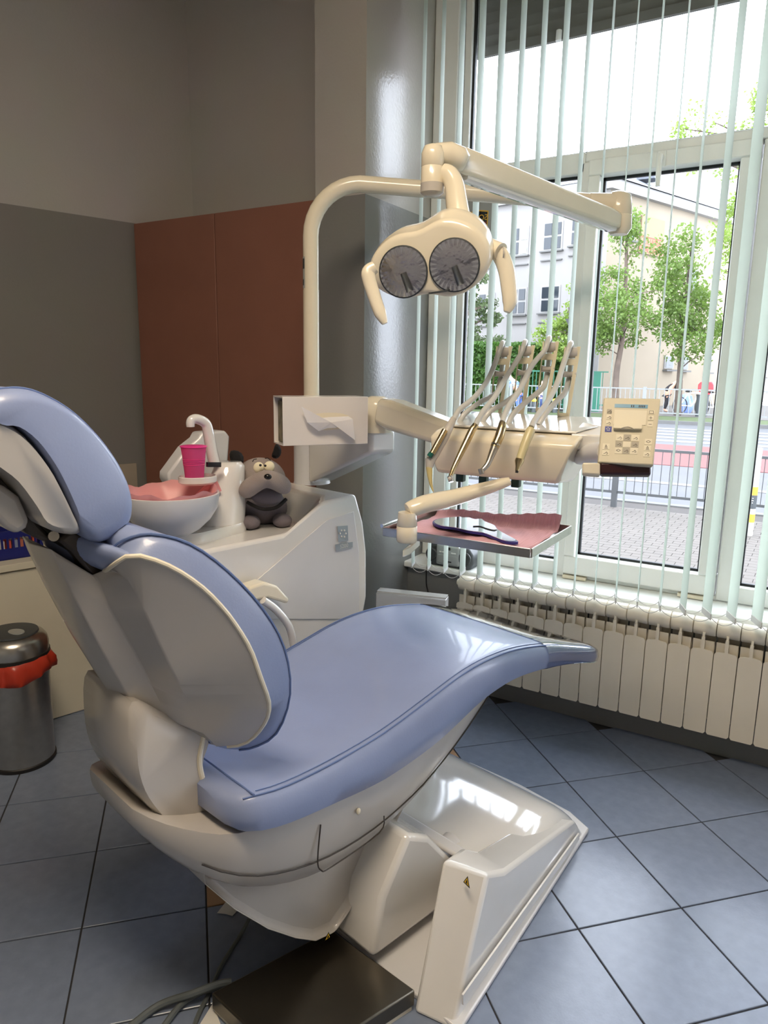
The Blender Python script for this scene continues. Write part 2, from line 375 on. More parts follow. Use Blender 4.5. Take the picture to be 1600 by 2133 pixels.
# roller shutter outside, half lowered
sh = Thing('roller_shutter', 'grey slatted roller shutter lowered a little outside the window', 'shutter', (.4, 3.19, 2.80))
SHM = mat('shutter_slat', (109, 110, 105), rough=.5)
for k in range(6):
    z = 2.833+k*.0445
    sh.part('slat', MB().loft([[np.array([x, 3.185+dy, z+dz]) for dy, dz in ((0, 0), (.010, .012), (.012, .024), (.008, .040), (0, .046), (.004, .024))] for x in (-1.5, 2.3)]), SHM)
sh.part('bottom_bar', MB().bb(-1.5, 2.3, 3.18, 3.20, 2.797, 2.833), SHM)
sh.part('stopper', MB().tube([(-1.10, 3.175, 2.83), (-1.10, 3.172, 2.79)], .012), PVC)
# vertical blind
vb = Thing('vertical_blind', 'pale green-white vertical blind with its vanes turned open', 'blind', (-.5, 2.70, .60))
rail = vb.part('head_rail', MB().bb(-1.55, 2.2, 2.68, 2.72, 3.10, 3.14), PVC)
ztop, zbot = 3.09, .615
cr = [[np.array([.004*(1-u*u), .0445*u, z]) for u in np.linspace(-1, 1, 7)] for z in (ztop, 2.2, 1.4, zbot)]
VM = mesh('vane', MB().loft(cr, cap=False, closed=False), VANE, 60)
wm = mesh('vane_weight', MB().box((0, 0, zbot-.004), (.004, .085, .022)), CHAIN)
hk = mesh('hanger', MB().tube([(0, 0, ztop-.01), (0, 0, 3.10)], .003, 6), CHAIN)
NV = 28; vx = [-1.469+.08*k for k in range(NV)]
def vane_turn(x):
    """each vane hangs turned a little differently; angle from +y towards -x"""
    ra = math.atan2(-x, 2.70); t = np.interp(x, [-1.47, -1.2, -1.0, -.88, -.80, -.62, -.52, -.42, -.30, -.18, -.05, 2.3], [.17, .26, .25, .22, .10, -.03, -.05, -.12, -.33, -.36, -.50, -.5])
    return ra-t+.03*math.sin(17*x)
vt = [vane_turn(x) for x in vx]
for x, a_ in zip(vx, vt):
    v_ = vb.inst('vane', VM, (x, 2.70, 0), rot=a_)
    for nm_, me_ in (('vane_weight', wm), ('hanger', hk)): vb.inst(nm_, me_, (x, 2.70, 0), parent=v_).location = (0, 0, 0)
    v_.location = (x-vb.loc[0], 2.70-vb.loc[1], -vb.loc[2])
for side in (-1, 1):
    mb = MB()
    for k in range(NV-1):
        e_ = [np.array([vx[q]-math.sin(vt[q])*.043*side, 2.70+math.cos(vt[q])*.043*side, zbot-.005]) for q in (k, k+1)]
        mb.tube([e_[0]+(e_[1]-e_[0])*t-UZ*.022*4*t*(1-t) for t in np.linspace(0, 1, 7)], .0014, 5)
    vb.part('bead_chain', mb, CHAIN, kind='stuff')
# radiator
rx0 = -1.275; npan = 22; yf = 2.75
rad = Thing('radiator', 'cream aluminium column radiator hanging under the window sill', 'radiator', (rx0, 2.79, .13))
def rad_section():
    mb = MB(); pw = .0385
    z0, zp, z1 = .13, .455, .545
    pan = [(-pw, z0+.008), (-pw+.006, z0), (pw-.006, z0), (pw, z0+.008), (pw, zp-.008), (pw-.006, zp), (.006, zp+.004), (.006, z1-.04), (-.006, z1-.04), (-.006, zp+.004), (-pw+.006, zp), (-pw, zp-.008)]
    mb.prism([np.array([x, 2.748, z]) for x, z in pan], [np.array([x, 2.7515, z]) for x, z in pan])
    return mb
def rad_body():
    mb = MB()
    mb.bb(-.004, .004, 2.7515, 2.825, .15, .52)
    mb.bb(-.0365, .0365, 2.772, 2.775, .16, .485); mb.bb(-.0365, .0365, 2.815, 2.818, .16, .52)
    return mb
def rad_pipe():
    return MB().lathe((-.0385, 2.785, .535), [(.030, 0), (.033, .003), (.033, .074), (.030, .077)], 18, (np.array([0, 1., 0]), UZ, np.array([1., 0, 0])))
rmE = [mesh('front_panel', rad_section(), RADM), mesh('fin', rad_body(), RADM), mesh('header_pipe', rad_pipe(), RADM, 50)]
for k in range(npan):
    x = rx0+.04+.08*k
    f = rad.inst('front_panel', rmE[0], (x, 0, 0))
    for q in (1, 2):
        g_ = rad.inst(rmE[q].name.split('.')[0], rmE[q], (x, 0, 0), parent=f); g_.location = (0, 0, 0)
rad.part('end_plug', MB().lathe((rx0-.012, 2.785, .535), [(.014, 0), (.016, .012)], 12, (np.array([0, 1., 0]), UZ, np.array([1., 0, 0]))), RADM)
rad.part('bracket', MB().bb(-.9, -.88, 2.81, 2.868, .40, .43), STEEL)
# terracotta cupboard fronts
cb = Thing('tall_cupboard', 'tall terracotta red two-door cupboard against the rear wall', 'cupboard', (-2.44, 2.73, 0))
cb.part('carcass', MB().bb(-2.88, -1.835, 2.572, 2.895, .0, 2.12), REDP)
cb.part('door', MB().bb(-2.99, -2.457, 2.55, 2.569, .05, 2.133), REDP, bevel=.002)
cb.part('door', MB().bb(-2.452, -1.893, 2.55, 2.569, .05, 2.133), REDP, bevel=.002)
# low white cabinet along the left wall
cf = np.array([-2.523, 1.893, 0])
lc = Thing('low_cabinet', 'low cream laminate cabinet along the left wall behind the bin', 'cabinet', cf-LW*.75-LN*.22)
ax3 = (LW, LN, UZ)
lc.part('body', MB().box(cf-LW*.80-LN*.215+UZ*.325, (1.6, .39, .65), ax3), CABW)
lc.part('top', MB().box(cf-LW*.795-LN*.21+UZ*.676, (1.63, .44, .028), ax3), CABW, bevel=.002)
lc.part('door', MB().box(cf-LW*.295-LN*.010+UZ*.33, (.58, .018, .655), ax3), CABW, bevel=.002)
lc.part('door', MB().box(cf-LW*.885-LN*.010+UZ*.33, (.58, .018, .655), ax3), CABW, bevel=.002)
# ================================================================== outside
GZ = -.62
PAVE = mat('paver_stone', (74, 68, 62), rough=.85, var=.07, scale=5)
ASPH = mat('asphalt', (72, 72, 74), rough=.9, var=.06, scale=2)
BIKE = mat('red_lane', (95, 50, 47), rough=.9)
LINEW = mat('road_line', (98, 96, 95), rough=.8)
KERB = mat('kerb_stone', (82, 81, 79), rough=.85)
GRASS = mat('grass', (59, 72, 32), rough=.9, var=.2, scale=3)
GALV = mat('galvanised', (70, 71, 71), rough=.5, metal=.5)
sw = Thing('sidewalk', None, None, (0, 7, GZ-.1), kind='structure')
sw.part('bed', MB().bb(-16, 16, 3.26, 12.0, GZ-.1, GZ-.012), mat('paver_joint', (52, 47, 43), rough=.95))
PM = mesh('paver', MB().loft([[(sx*(h), sy*(g), z) for sx, sy in ((-.5, -.5), (.5, -.5), (.5, .5), (-.5, .5))] for h, g, z in ((.196, .128, -.03), (.196, .128, -.003), (.190, .122, 0))]), PAVE, 20)
cand = []
for r in range(62):
    y = 3.34+.134*r
    for c in range(-40, 12):
        x = .2*c+(.1 if r % 2 else 0)
        P = np.array([x, y, GZ]); q = P-O; D = q@CF; u = 800+F*(q@CR)/D; v = 1066.5+F*(q@CD)/D
        if y > 11.5: continue
        vis = 930 < u < 1620 and v < 1300
        cand.append((0 if vis and not (1000 < v) else 1, not vis, D, P))
vis = sorted([c for c in cand if not c[1]], key=lambda c: c[2]); rest = [c for c in cand if c[1]]
for k, c in enumerate(vis[:300]): sw.inst('paver', PM, c[3])
mb = MB()
for c in vis[300:]+[r for r in rest if -5 < r[3][0] < 2]:
    P = c[3]; mb.bb(P[0]-.097, P[0]+.097, P[1]-.063, P[1]+.063, GZ-.03, GZ)
sw.part('far_pavers', mb, PAVE, kind='stuff', smooth=0)
solo('kerb', MB().bb(-20, 16, 12.0, 12.18, GZ-.15, GZ+.01), KERB, kind='structure')
def road_z(y): return GZ-.08+(y-12.18)/(25.2-12.18)*.52
def strip(x0, x1, y0, y1, dz, m, nm, kind='structure', lab=None, sk=0.):
    c = [(x0, y0), (x1, y0), (x1+sk, y1), (x0+sk, y1)]
    return solo(nm, MB().box8([np.array([x, y, road_z(y)+dz-.05]) for x, y in c]+[np.array([x, y, road_z(y)+dz]) for x, y in c]), m, kind=kind, smooth=0)
strip(-34, 22, 12.18, 25.2, 0, ASPH, 'road')
strip(-12, 3, 16.6, 20.0, .012, BIKE, 'cycle_lane', sk=2.0)
for k in range(5): strip(-9.5, 6, 20.6+k*.75, 20.95+k*.75, .012, LINEW, 'crossing_stripe')
strip(-12, 2, 14.3, 14.5, .012, LINEW, 'lane_line')
solo('far_kerb', MB().bb(-34, 22, 25.2, 25.4, -.4, -.07), KERB, kind='structure')
solo('far_verge', MB().bb(-34, 22, 25.4, 28.2, -.4, -.09), GRASS, kind='structure')
solo('far_sidewalk', MB().bb(-34, 22, 28.2, 42, -.4, -.08), mat('far_paving', (81, 77, 73), rough=.9), kind='structure')
def railing(name, label, x0, x1, y, z0, h, step, m, panel=2.4, bar=.010):
    t = Thing(name, label, 'railing', ((x0+x1)/2, y, z0), group=None)
    t.part('top_rail', MB().bb(x0, x1, y-.02, y+.02, z0+h-.04, z0+h), m)
    t.part('bottom_rail', MB().bb(x0, x1, y-.02, y+.02, z0+.22, z0+.26), m)
    n = int((x1-x0)/step); bm_ = mesh('bar', MB().box((0, 0, h/2+.1), (bar, bar, h-.26)), m)
    return t, n, bm_
nr, n, bm_ = railing('street_railing', 'near grey metal street railing at the kerb with thin upright bars', -7.4, 4.0, 11.4, GZ, .95, .125, GALV)
for k in range(n): nr.inst('bar', bm_, (-7.4+.125*k+.06, 11.4, GZ))
for x in (-5.3, -2.63, .1, 2.8):
    nr.part('post', MB().bb(x-.04, x+.04, 11.36, 11.44, GZ, GZ+.9), GALV)
    nr.part('clamp', MB().bb(x-.17, x+.17, 11.385, 11.415, GZ+.58, GZ+.62), GALV)
fr, n, bm2 = railing('street_railing', 'pale far street railing beside the grass verge', -22, 6, 25.75, -.09, 1.05, .16, mat('pale_galv', (108, 110, 108), rough=.5), bar=.018)
for k in range(n): fr.inst('bar', bm2, (-22+.16*k, 25.75, -.09))
for k in range(12): fr.part('post', MB().bb(-22+2.4*k-.05, -22+2.4*k+.05, 25.7, 25.8, -.09, 1.0), MATS['pale_galv'])
# sticker post on the near pavement
sp0 = fl(1560, 1115, GZ); sp = Thing('street_post', 'round white street post with orange and black stickers', 'post', sp0)
sp.part('post', MB().tube([sp0, sp0+UZ*1.15], .045, 16), mat('post_white', (164, 160, 150), rough=.5))
for z0, z1, m in ((.60, .72, mat('sticker_orange', (238, 160, 40), rough=.5)), (.40, .60, CHAR), (.20, .32, MATS['sticker_orange'])):
    sp.part('sticker', MB().lathe(sp0+UZ*z0*.9, [(.0465, 0), (.0465, (z1-z0)*.9)], 16), m)
for dz_, w_ in ((.50, .014), (.47, .020), (.44, .012)): sp.part('sticker_mark', MB().box(sp0+UZ*dz_-np.array([.0, .0472, 0]), (w_, .001, .008)), PAPER, smooth=0)
# ================================================================== dental chair
ch = Thing('dental_chair', 'dental patient chair with blue vinyl cushions and glossy off-white shells', 'dental chair', wld(.75, .05, 0))
def ring_rr(a, zt, zb, wd, crown, side=.012):
    """cushion cross-section at station a: points (b, z)"""
    h = zt-zb
    half = [(wd*.55, zb), (wd*.9, zb+.004), (wd+side*.2, zb+h*.18), (wd+side*.7, zb+h*.5), (wd+side*.2, zb+h*.85), (wd-.006, zt-.003), (wd-.03, zt+.003+crown*.1), (wd*.66, zt+.003+crown*.5), (wd*.33, zt+.003+crown*.85)]
    pts = half+[(0, zt+.003+crown)]+[(-b, z) for b, z in reversed(half)]
    return [wld(a, b, z) for b, z in pts]
ST = [(-.062, .603, .557, .19, 0), (-.045, .615, .540, .235, -.004), (-.015, .621, .529, .256, -.010), (.06, .613, .513, .262, -.014), (.19, .613, .499, .262, -.016), (.34, .626, .487, .262, -.014), (.50, .658, .503, .262, -.006),
      (.60, .680, .530, .262, 0), (.69, .692, .562, .262, .004), (.78, .693, .580, .262, .006), (.87, .686, .586, .262, .006), (.99, .664, .576, .262, .004), (1.10, .635, .560, .26, .002), (1.22, .598, .533, .258, 0), (1.31, .570, .508, .256, 0), (1.332, .564, .503, .255, 0), (1.336, .561, .506, .252, 0)]
SP = resample(smoothpoly([np.array(s) for s in ST], 3), 44)
seat = ch.part('seat_cushion', MB().loft([ring_rr(*s) for s in SP]), BLUE, smooth=50)
def edge_path(side, off=0.): return [wld(s[0], side*(s[3]-.006+off), s[1]-.001) for s in SP[2:-1]]
for sd in (1, -1): ch.part('piping', MB().tube(edge_path(sd), .0019, 6), BLUES, parent=seat)
ch.part('piping', MB().tube(smoothpoly([wld(-.015, b, .622+.0*b) for b in np.linspace(-.25, .25, 9)], 2), .0022, 6), BLUES, parent=seat)
for sd in (1, -1):
    ch.part('stitching', MB().tube([wld(s[0], sd*(s[3]-.018), s[1]+.0018) for s in SP[3:-2]], .0011, 5), BLUES, parent=seat)
# clear film over the foot end
FS = [s for s in SP if s[0] > .98]
film = [ring_rr(s[0], s[1]+.0022, s[2]-.002, s[3]+.0025, s[4]) for s in FS]
film.append(ring_rr(1.342, FS[-1][1]-.002, FS[-1][2]+.002, FS[-1][3]-.004, 0))
mbf = MB().loft(film, cap=False)
ch.part('plastic_foot_cover', mbf, FILM, parent=seat, label='clear glossy plastic film over the foot end')
# shell under the seat
def ring_u(a, wd, zt, zb, k=.30):
    h = zt-zb
    half = [(wd*.35, zb), (wd*.72, zb+h*.02), (wd*.90, zb+h*.16), (wd*.97, zb+h*.42), (wd, zb+h*.8), (wd*.985, zt)]
    pts = [(0, zb-h*.01)]+half+[(-b, z) for b, z in reversed(half)]
    return [wld(a, b, z) for b, z in pts]
US = [(-.195, .10, .60, .560), (-.17, .145, .585, .520), (-.12, .185, .560, .458), (-.05, .222, .535, .392), (.04, .243, .528, .338), (.17, .252, .522, .300), (.32, .250, .505, .305), (.47, .246, .512, .343), (.58, .238, .535, .385), (.68, .226, .562, .430), (.79, .206, .578, .486), (.89, .18, .580, .535), (.97, .15, .574, .560)]
UP = resample(smoothpoly([np.array(u) for u in US], 3), 30)
shell = ch.part('seat_shell', MB().loft([ring_u(*u) for u in UP]), SHELL, smooth=50)
ch.part('seam_line', MB().tube([wld(u[0], u[1]*.965+.0012, u[3]+(u[2]-u[3])*.36) for u in UP[4:-3]], .0019, 6), BRACKET, parent=shell)
hp = [wld(*lb(x, y, .2535)) for x, y in ((668, 1718), (662, 1790), (668, 1812), (690, 1806), (790, 1735), (800, 1700))]
ch.part('hatch_outline', MB().tube(smoothpoly(hp, 4), .0018, 5), BRACKET, parent=shell)
lk = lb(747, 1690, .256); ch.part('lock', MB().ell(wld(*lk), (.006, .004, .008), (A, B, UZ)), CREAM, parent=shell)
# lower lift cover
lp = [(-.09, .47), (-.087, .417), (-.02, .32), (.063, .222), (.14, .150), (.20, .105), (.262, .092), (.312, .125), (.40, .215), (.52, .345), (.52, .45)]
lv = ch.part('lift_cover', MB().loft([[wld(a, b*(.80 if e else 1.), z+(.008 if e else 0)) for a, z in lp] for b, e in ((-.20, 1), (-.185, 0), (.185, 0), (.20, 1))]), SHELL, bevel=.012, seg=3)
def warn(part_parent, c, xd, yd, s):
    c = np.array(c)
    o = ch.part('warning_label', MB().add([c-xd*s/2-yd*s*.4, c+xd*s/2-yd*s*.4, c+yd*s*.5], [(0, 1, 2)]), GLOSSBLK, parent=part_parent, smooth=0)
    n = np.cross(xd, yd); n = n if n@(O-c) > 0 else -n
    c2 = c+n*.0006-yd*s*.03
    ch.part('warning_label', MB().add([c2-xd*s*.34-yd*s*.24, c2+xd*s*.34-yd*s*.24, c2+yd*s*.36], [(0, 1, 2)]), YELLOW, parent=part_parent, smooth=0, label='yellow warning triangle')
    c3 = c2+n*.0005
    ch.part('warning_mark', MB().add([c3-xd*s*.12-yd*s*.17, c3+xd*s*.14-yd*s*.17, c3+xd*s*.04+yd*s*.16, c3-xd*s*.05+yd*s*.12], [(0, 1, 2, 3)]), GLOSSBLK, parent=part_parent, smooth=0)
wp = wld(*lb(683, 1950, .2025)); warn(lv, wp, A, unit(UZ*.9+A*.2), .022)
# base hood with two cheeks (floor outline taken from its footprint)
def bedge(a): return .347+(1.15-a)*.195
def prof(a): return float(np.interp(a, [.6, .7, .85, .95, 1.02, 1.08, 1.13, 1.17], [.178, .172, .166, .158, .143, .115, .078, .035]))
rows = []
for a in np.linspace(.60, 1.17, 14):
    e = bedge(a)*1.0; c = .055; hwid = e-c-.014
    z = prof(a)
    row = [(c-hwid, 0.), (c-hwid*.995, z*.45), (c-hwid*.95, z*.80)]
    for t in np.linspace(-.85, .85, 9): row.append((c+hwid*t, z*(1.0+.05*(1-t*t))))
    row += [(c+hwid*.95, z*.80), (c+hwid*.995, z*.45), (c+hwid, 0.)]
    rows.append([wld(a, b, q) for b, q in row])
nose = [wld(1.195, .055+(p@B if False else 0), 0) for p in rows[-1]]
e = bedge(1.2)-.055
nose = [wld(1.20, .055+e*.94*t, 0.) for t in np.linspace(-1, 1, len(rows[-1]))]
base = ch.part('base_hood', MB().loft(rows+[nose], cap=True), WHITE, smooth=40, sb=1)
def cheek(sg):
    f = lambda a, b, z: wld(a, .055+sg*(b-.055), z)
    out_b = [(.30, bedge(.30), 0), (1.16, bedge(1.16), 0)]
    V = [f(.30, .405, .0), f(.33, .500, .0), f(1.17, .345, .0), f(1.10, .30, .0),            # floor
         f(.425, .375, .315), f(.52, .440, .262), f(.60, .432, .222), f(1.09, .352, .095), f(1.0, .28, .12), f(.52, .355, .29), f(.62, .33, .215)]
    return MB().add(V, [(0, 1, 2, 3), (0, 4, 5, 1), (1, 5, 6, 7, 2), (2, 7, 8, 3), (4, 9, 6, 5), (9, 10, 6), (10, 8, 7, 6), (0, 3, 8, 10, 9, 4)])
ck = ch.part('base_cheek', cheek(1), WHITE, bevel=.010, seg=3, smooth=30)
ch.part('base_cheek', cheek(-1), WHITE, bevel=.010, seg=3, smooth=30)
ch.part('trim_strip', MB().box8([wld(*p) for p in ((.36, .4985, .05), (1.10, .361, .030), (1.10, .359, .048), (.36, .4965, .075), (.36, .503, .05), (1.10, .366, .030), (1.10, .364, .048), (.36, .501, .075))]), WHITE, parent=ck)
wc = wld(*lb(970, 1822, .41)); warn(ck, wc-CF*.03, unit(B-.25*A), unit(UZ+.15*A), .026)
flr = [(a, bedge(a)+.010) for a in np.linspace(.33, 1.19, 12)]
bpoly = [(1.225, .26), (1.238, .05), (1.225, -.16)]
skirt = [(.2, .055-(bedge(.2)+.018-.055))]
outl = flr+bpoly+[(a, .11-b) for a, b in reversed(flr)]
ch.part('base_plate', MB().prism([wld(a, b, .001) for a, b in outl], [wld(a, b, .016) for a, b in outl]), GREYSHELL, bevel=.004)
# lifting linkage between the cheeks
lkp = [(.30, .05), (.70, .04), (.72, .11), (.60, .165), (.50, .285), (.42, .33), (.33, .20)]
ch.part('lift_arm', MB().loft([[wld(a, b, z) for a, z in lkp] for b in (-.22, .27)]), WHITE, bevel=.015, seg=3)
ch.part('hood_lip', MB().box8([wld(*p) for p in ((.585, -.26, .185), (.585, .34, .185), (.615, .34, .185), (.615, -.26, .185), (.575, -.26, .206), (.575, .34, .206), (.62, .34, .206), (.62, -.26, .206))]), GREYSHELL, bevel=.012, seg=3)
ch.part('link_rod', MB().tube([wld(.34, .22, .10), wld(.66, .22, .16)], .035, 16), GREYSHELL)
# back column (curved arm carrying the backrest)
cp = [(275, 1462), (266, 1560), (284, 1640), (330, 1703), (380, 1748), (430, 1775), (466, 1762), (492, 1722), (458, 1690), (432, 1640), (417, 1580), (428, 1520), (352, 1490)]
cpl = [lb(x, y, .10) for x, y in cp]
def colring(b, s):
    c = np.mean([[p[0], p[2]] for p in cpl], axis=0); return [wld(c[0]+(p[0]-c[0])*s, b, c[1]+(p[2]-c[1])*s) for p in smoothpoly(cpl, 4, True)]
bc = ch.part('back_column', MB().loft([colring(-.115, .90), colring(-.10, 1), colring(.10, 1), colring(.115, .90)]), SHELL, smooth=50)
ch.part('column_rim', MB().tube(smoothpoly([wld(*lb(x, y, .114)) for x, y in ((424, 1532), (415, 1585), (428, 1640), (455, 1690), (478, 1714))], 5), .006, 8), CREAM, parent=bc)
# backrest
NB = 15
Pp = [(470, 1560), (522, 1560), (580, 1528), (609, 1445), (597, 1350), (552, 1268), (480, 1190), (400, 1133), (320, 1113), (262, 1126), (232, 1150), (212, 1170)]
Pb = [.10, .155, .20, .245, .258, .258, .248, .232, .205, .175, .13, .06]
Rp = [(452, 1553), (510, 1548), (548, 1512), (563, 1470), (545, 1412), (515, 1335), (450, 1247), (368, 1184), (285, 1155), (250, 1168), (228, 1184), (210, 1192)]
Rb = [.115, .165, .21, .25, .262, .262, .252, .236, .21, .18, .135, .065]
P3 = np.array([lb(x, y, b) for (x, y), b in zip(Pp, Pb)]); R3 = np.array([lb(x, y, b) for (x, y), b in zip(Rp, Rb)])
P3 = np.array(smoothpoly(P3, 3)); R3 = np.array(smoothpoly(R3, 3))
rings = []
for k, (p, r) in enumerate(zip(P3, R3)):
    dp = .045 if k < len(P3)-9 else .02
    half_f = [(p[0]-dp*(1-t*t), p[1]*t, p[2]+.02*(1-t*t)) for t in (1, .97, .9, .7, .4, 0)]
    half_f[0] = (p[0]*.6+r[0]*.4, p[1]+.004, p[2]*.6+r[2]*.4)
    half_f[1] = (p[0], p[1]*.985, p[2])
    half_r = [(r[0]-(.05)*(1-t*t), r[1]*t, r[2]+.02*(1-t*t)) for t in (1, .8, .4, 0)]
    near = [half_r[0]]+half_f; ringp = near+[(a, -b, z) for a, b, z in reversed(half_f[:-1])]+[(half_r[0][0], -half_r[0][1], half_r[0][2])]+[(a, -b, z) for a, b, z in half_r[1:-1]]+[half_r[-1]]+list(reversed(half_r[1:-1]))
    rings.append([wld(*q) for q in ringp])
bk = ch.part('backrest_cushion', MB().loft(rings), BLUE, smooth=60)
ch.part('piping', MB().tube([wld(p[0]-.004, p[1]*.993, p[2]+.001) for p in P3[2:]], .0024, 6), BLUES, parent=bk)
ch.part('piping', MB().tube([wld(p[0]-.004, -p[1]*.993, p[2]+.001) for p in P3[2:]], .0024, 6), BLUES, parent=bk)
# backrest shell: spine, flare band and side wings
n = 34
Rr = resample(R3, n)
S2 = resample([lb(x, y, b) for x, y, b in ((424, 1528, .14), (360, 1400, .185), (304, 1280, .19), (262, 1192, .175), (250, 1172, .15))], n)
S1 = resample([lb(x, y, b) for x, y, b in ((352, 1500, .10), (280, 1356, .105), (224, 1260, .105), (204, 1208, .10), (192, 1196, .09))], n)
L1 = resample([lb(x, y, b) for x, y, b in ((275, 1467, .07), (215, 1360, .08), (160, 1255, .08), (120, 1175, .075), (105, 1143, .07))], n)
L0 = L1.copy(); L0[:, 1] = 0; L0[:, 0] -= .012
FR = Rr.copy(); FR[:, 1] *= .6; FR[:, 0] -= .02; FC = FR.copy(); FC[:, 1] = 0
rings = []
for k in range(n):
    half = [L0[k], L1[k], S1[k], S2[k], Rr[k]+np.array([-.004, .003, 0]), Rr[k]*np.array([1, .985, 1])+np.array([.012, 0, 0]), FR[k], FC[k]]
    rings.append([wld(*q) for q in half]+[wld(q[0], -q[1], q[2]) for q in reversed(half[1:-1])])
bs = ch.part('backrest_shell', MB().loft(rings), SHELL, bevel=.006, seg=3, smooth=25)
for sd in (1, -1):
    ch.part('shell_rim', MB().tube([wld(q[0]-.003, sd*(q[1]+.002), q[2]) for q in Rr[1:-2]], .0045, 8), CREAM, parent=bs)
# headrest bracket and headrest
hb = [(150, 1105), (200, 1118), (232, 1170), (245, 1195), (225, 1205), (190, 1200), (150, 1150), (120, 1125)]
ch.part('headrest_bracket', MB().loft([[wld(*(lb(x, y, .09)*np.array([1, 0, 1])+np.array([0, b, 0]))) for x, y in hb] for b in (-.045, .09)]), BRACKET, bevel=.006)
hr = [(-60, 960), (0, 985), (40, 1030), (80, 1090), (110, 1120), (95, 1130), (50, 1110), (10, 1030), (-60, 1000)]
ch.part('headrest_bar', MB().loft([[wld(*(lb(x, y, .06)*np.array([1, 0, 1])+np.array([0, b, 0]))) for x, y in hr] for b in (-.04, .065)]), BRACKET, bevel=.008)
ch.part('headrest_bolt', MB().tube([wld(*lb(112, 1117, .04)), wld(*lb(112, 1117, .085))], .009, 14), STEEL)
kn = [(-40, 1010), (0, 1006), (40, 1035), (62, 1085), (55, 1100), (35, 1114), (10, 1100), (-40, 1050)]
ch.part('headrest_lever', MB().loft([[wld(*(lb(x, y, .10)*np.array([1, 0, 1])+np.array([0, b, 0]))) for x, y in kn] for b in (.05, .105)]), SHELL, bevel=.010, seg=3)
hc = [(165, 1108), (205, 1131), (258, 1100), (273, 1062), (266, 1015), (243, 965), (205, 912), (150, 858), (90, 822), (40, 808), (-15, 812), (-50, 830), (-45, 862), (0, 868), (50, 905), (95, 965), (125, 1020), (150, 1075)]
hcl = [lb(x, y, .125) for x, y in hc]
hs = smoothpoly(hcl, 3, True); cen = np.mean(hs, axis=0)
def hring(b, s): return [wld(cen[0]+(q[0]-cen[0])*s, b, cen[2]+(q[2]-cen[2])*s) for q in hs]
hd_ = ch.part('headrest_cushion', MB().loft([hring(-.150, .80), hring(-.146, .90), hring(-.135, .97), hring(-.12, 1), hring(0, 1), hring(.12, 1), hring(.135, .975), hring(.148, .91), hring(.153, .80)]), BLUE, smooth=60)
ch.part('piping', MB().tube([wld(q[0], .124, q[2]) for q in smoothpoly([np.array(h) for h in hcl[1:11]], 4)], .0022, 6), BLUES, parent=hd_)
hw_ = [(-50, 862), (0, 872), (50, 908), (98, 968), (128, 1022), (154, 1076), (166, 1108), (135, 1112), (95, 1098), (70, 1060), (25, 1000), (-20, 965), (-50, 940)]
hwl = smoothpoly([lb(x, y, .13) for x, y in hw_], 3, True); c2 = np.mean(hwl, axis=0)
def wring(b, s): return [wld(c2[0]+(q[0]-c2[0])*s, b, c2[2]+(q[2]-c2[2])*s) for q in hwl]
ch.part('headrest_shell', MB().loft([wring(-.148, .80), wring(-.135, 1), wring(.130, 1), wring(.148, .86)]), SHELL, smooth=60)
# far armrest
ap = [(512, 1222), (545, 1211), (572, 1218), (598, 1246), (594, 1256), (552, 1243), (512, 1252)]
ch.part('armrest', MB().loft([[wld(*(lb(x, y, -.36)*np.array([1, 0, 1])+np.array([0, b, 0]))) for x, y in ap] for b in (-.40, -.345)]), CREAM, bevel=.008, seg=3)
ch.part('armrest_stem', MB().tube(smoothpoly([wld(*lb(x, y, -.34)) for x, y in ((548, 1250), (575, 1270), (602, 1305), (612, 1345))], 4), .012, 10), WHITE)
# ================================================================== things on the floor
mp = [lz(x, y, .055) for x, y in ((865, 2062), (690, 1935), (440, 2068), (600, 2230))]
q2 = mp[0]+(mp[2]-mp[1]); pts = [mp[0], mp[1], mp[2], q2]
fbx = Thing('floor_junction_box', 'brushed steel floor box under the rear of the chair', 'junction box', wld(*np.mean(pts, axis=0)*np.array([1, 1, 0])))
fbx.part('cover', MB().prism([wld(p[0], p[1], .012) for p in pts], [wld(p[0], p[1], .055) for p in pts]), DSTEEL, bevel=.004)
ctr = np.mean(pts, axis=0); pin = [ctr+(p-ctr)*.97 for p in pts]
fbx.part('foot', MB().prism([wld(p[0], p[1], .0) for p in pin], [wld(p[0], p[1], .012) for p in pin]), CREAM)
fbx.part('slot', MB().box8([wld(*(pts[0]+(pts[3]-pts[0])*t+np.array([0, 0, dz]))+CF*(-.0015)) for dz in (-.032, -.020) for t in (.10, .55, .551, .101)]), DARK)
sc = [(452, 1902), (470, 1879), (497, 1885), (498, 1893), (484, 1908), (470, 1904)]
solo('paper_scrap', MB().prism([fl(x, y, .0015) for x, y in sc], [fl(x, y, .003) for x, y in sc]), PAPER, 'torn scrap of white paper on the tiles under the chair', 'paper', smooth=0)
ps = [(400, 2160), (443, 2090), (470, 2160)]
solo('paper_sheet', MB().prism([fl(x, y, .0015) for x, y in ps], [fl(x, y, .0025) for x, y in ps]), PAPER, 'white paper sheet corner beside the steel floor box', 'paper', smooth=0)
def cable(pts, r, label, z=None):
    P = smoothpoly([fl(x, y, zz) for x, y, zz in pts], 6); solo('floor_cable', MB().tube(P, r, 8), CABLE, label, 'cable')
cable([(520, 1912, .05), (500, 1950, .006), (462, 2010, .0055), (440, 2060, .0055), (415, 2110, .0055), (400, 2150, .0055)], .0055, 'thin grey cable running from under the seat shell')
cable([(482, 2046, .037), (455, 2050, .037), (400, 2070, .034), (330, 2095, .013), (270, 2140, .009)], .0085, 'thick grey cable looping out beside the steel box')
cable([(490, 2052, .0195), (430, 2062, .0190), (380, 2090, .012), (340, 2140, .008)], .0075, 'grey cable crossing beneath the thicker loop')
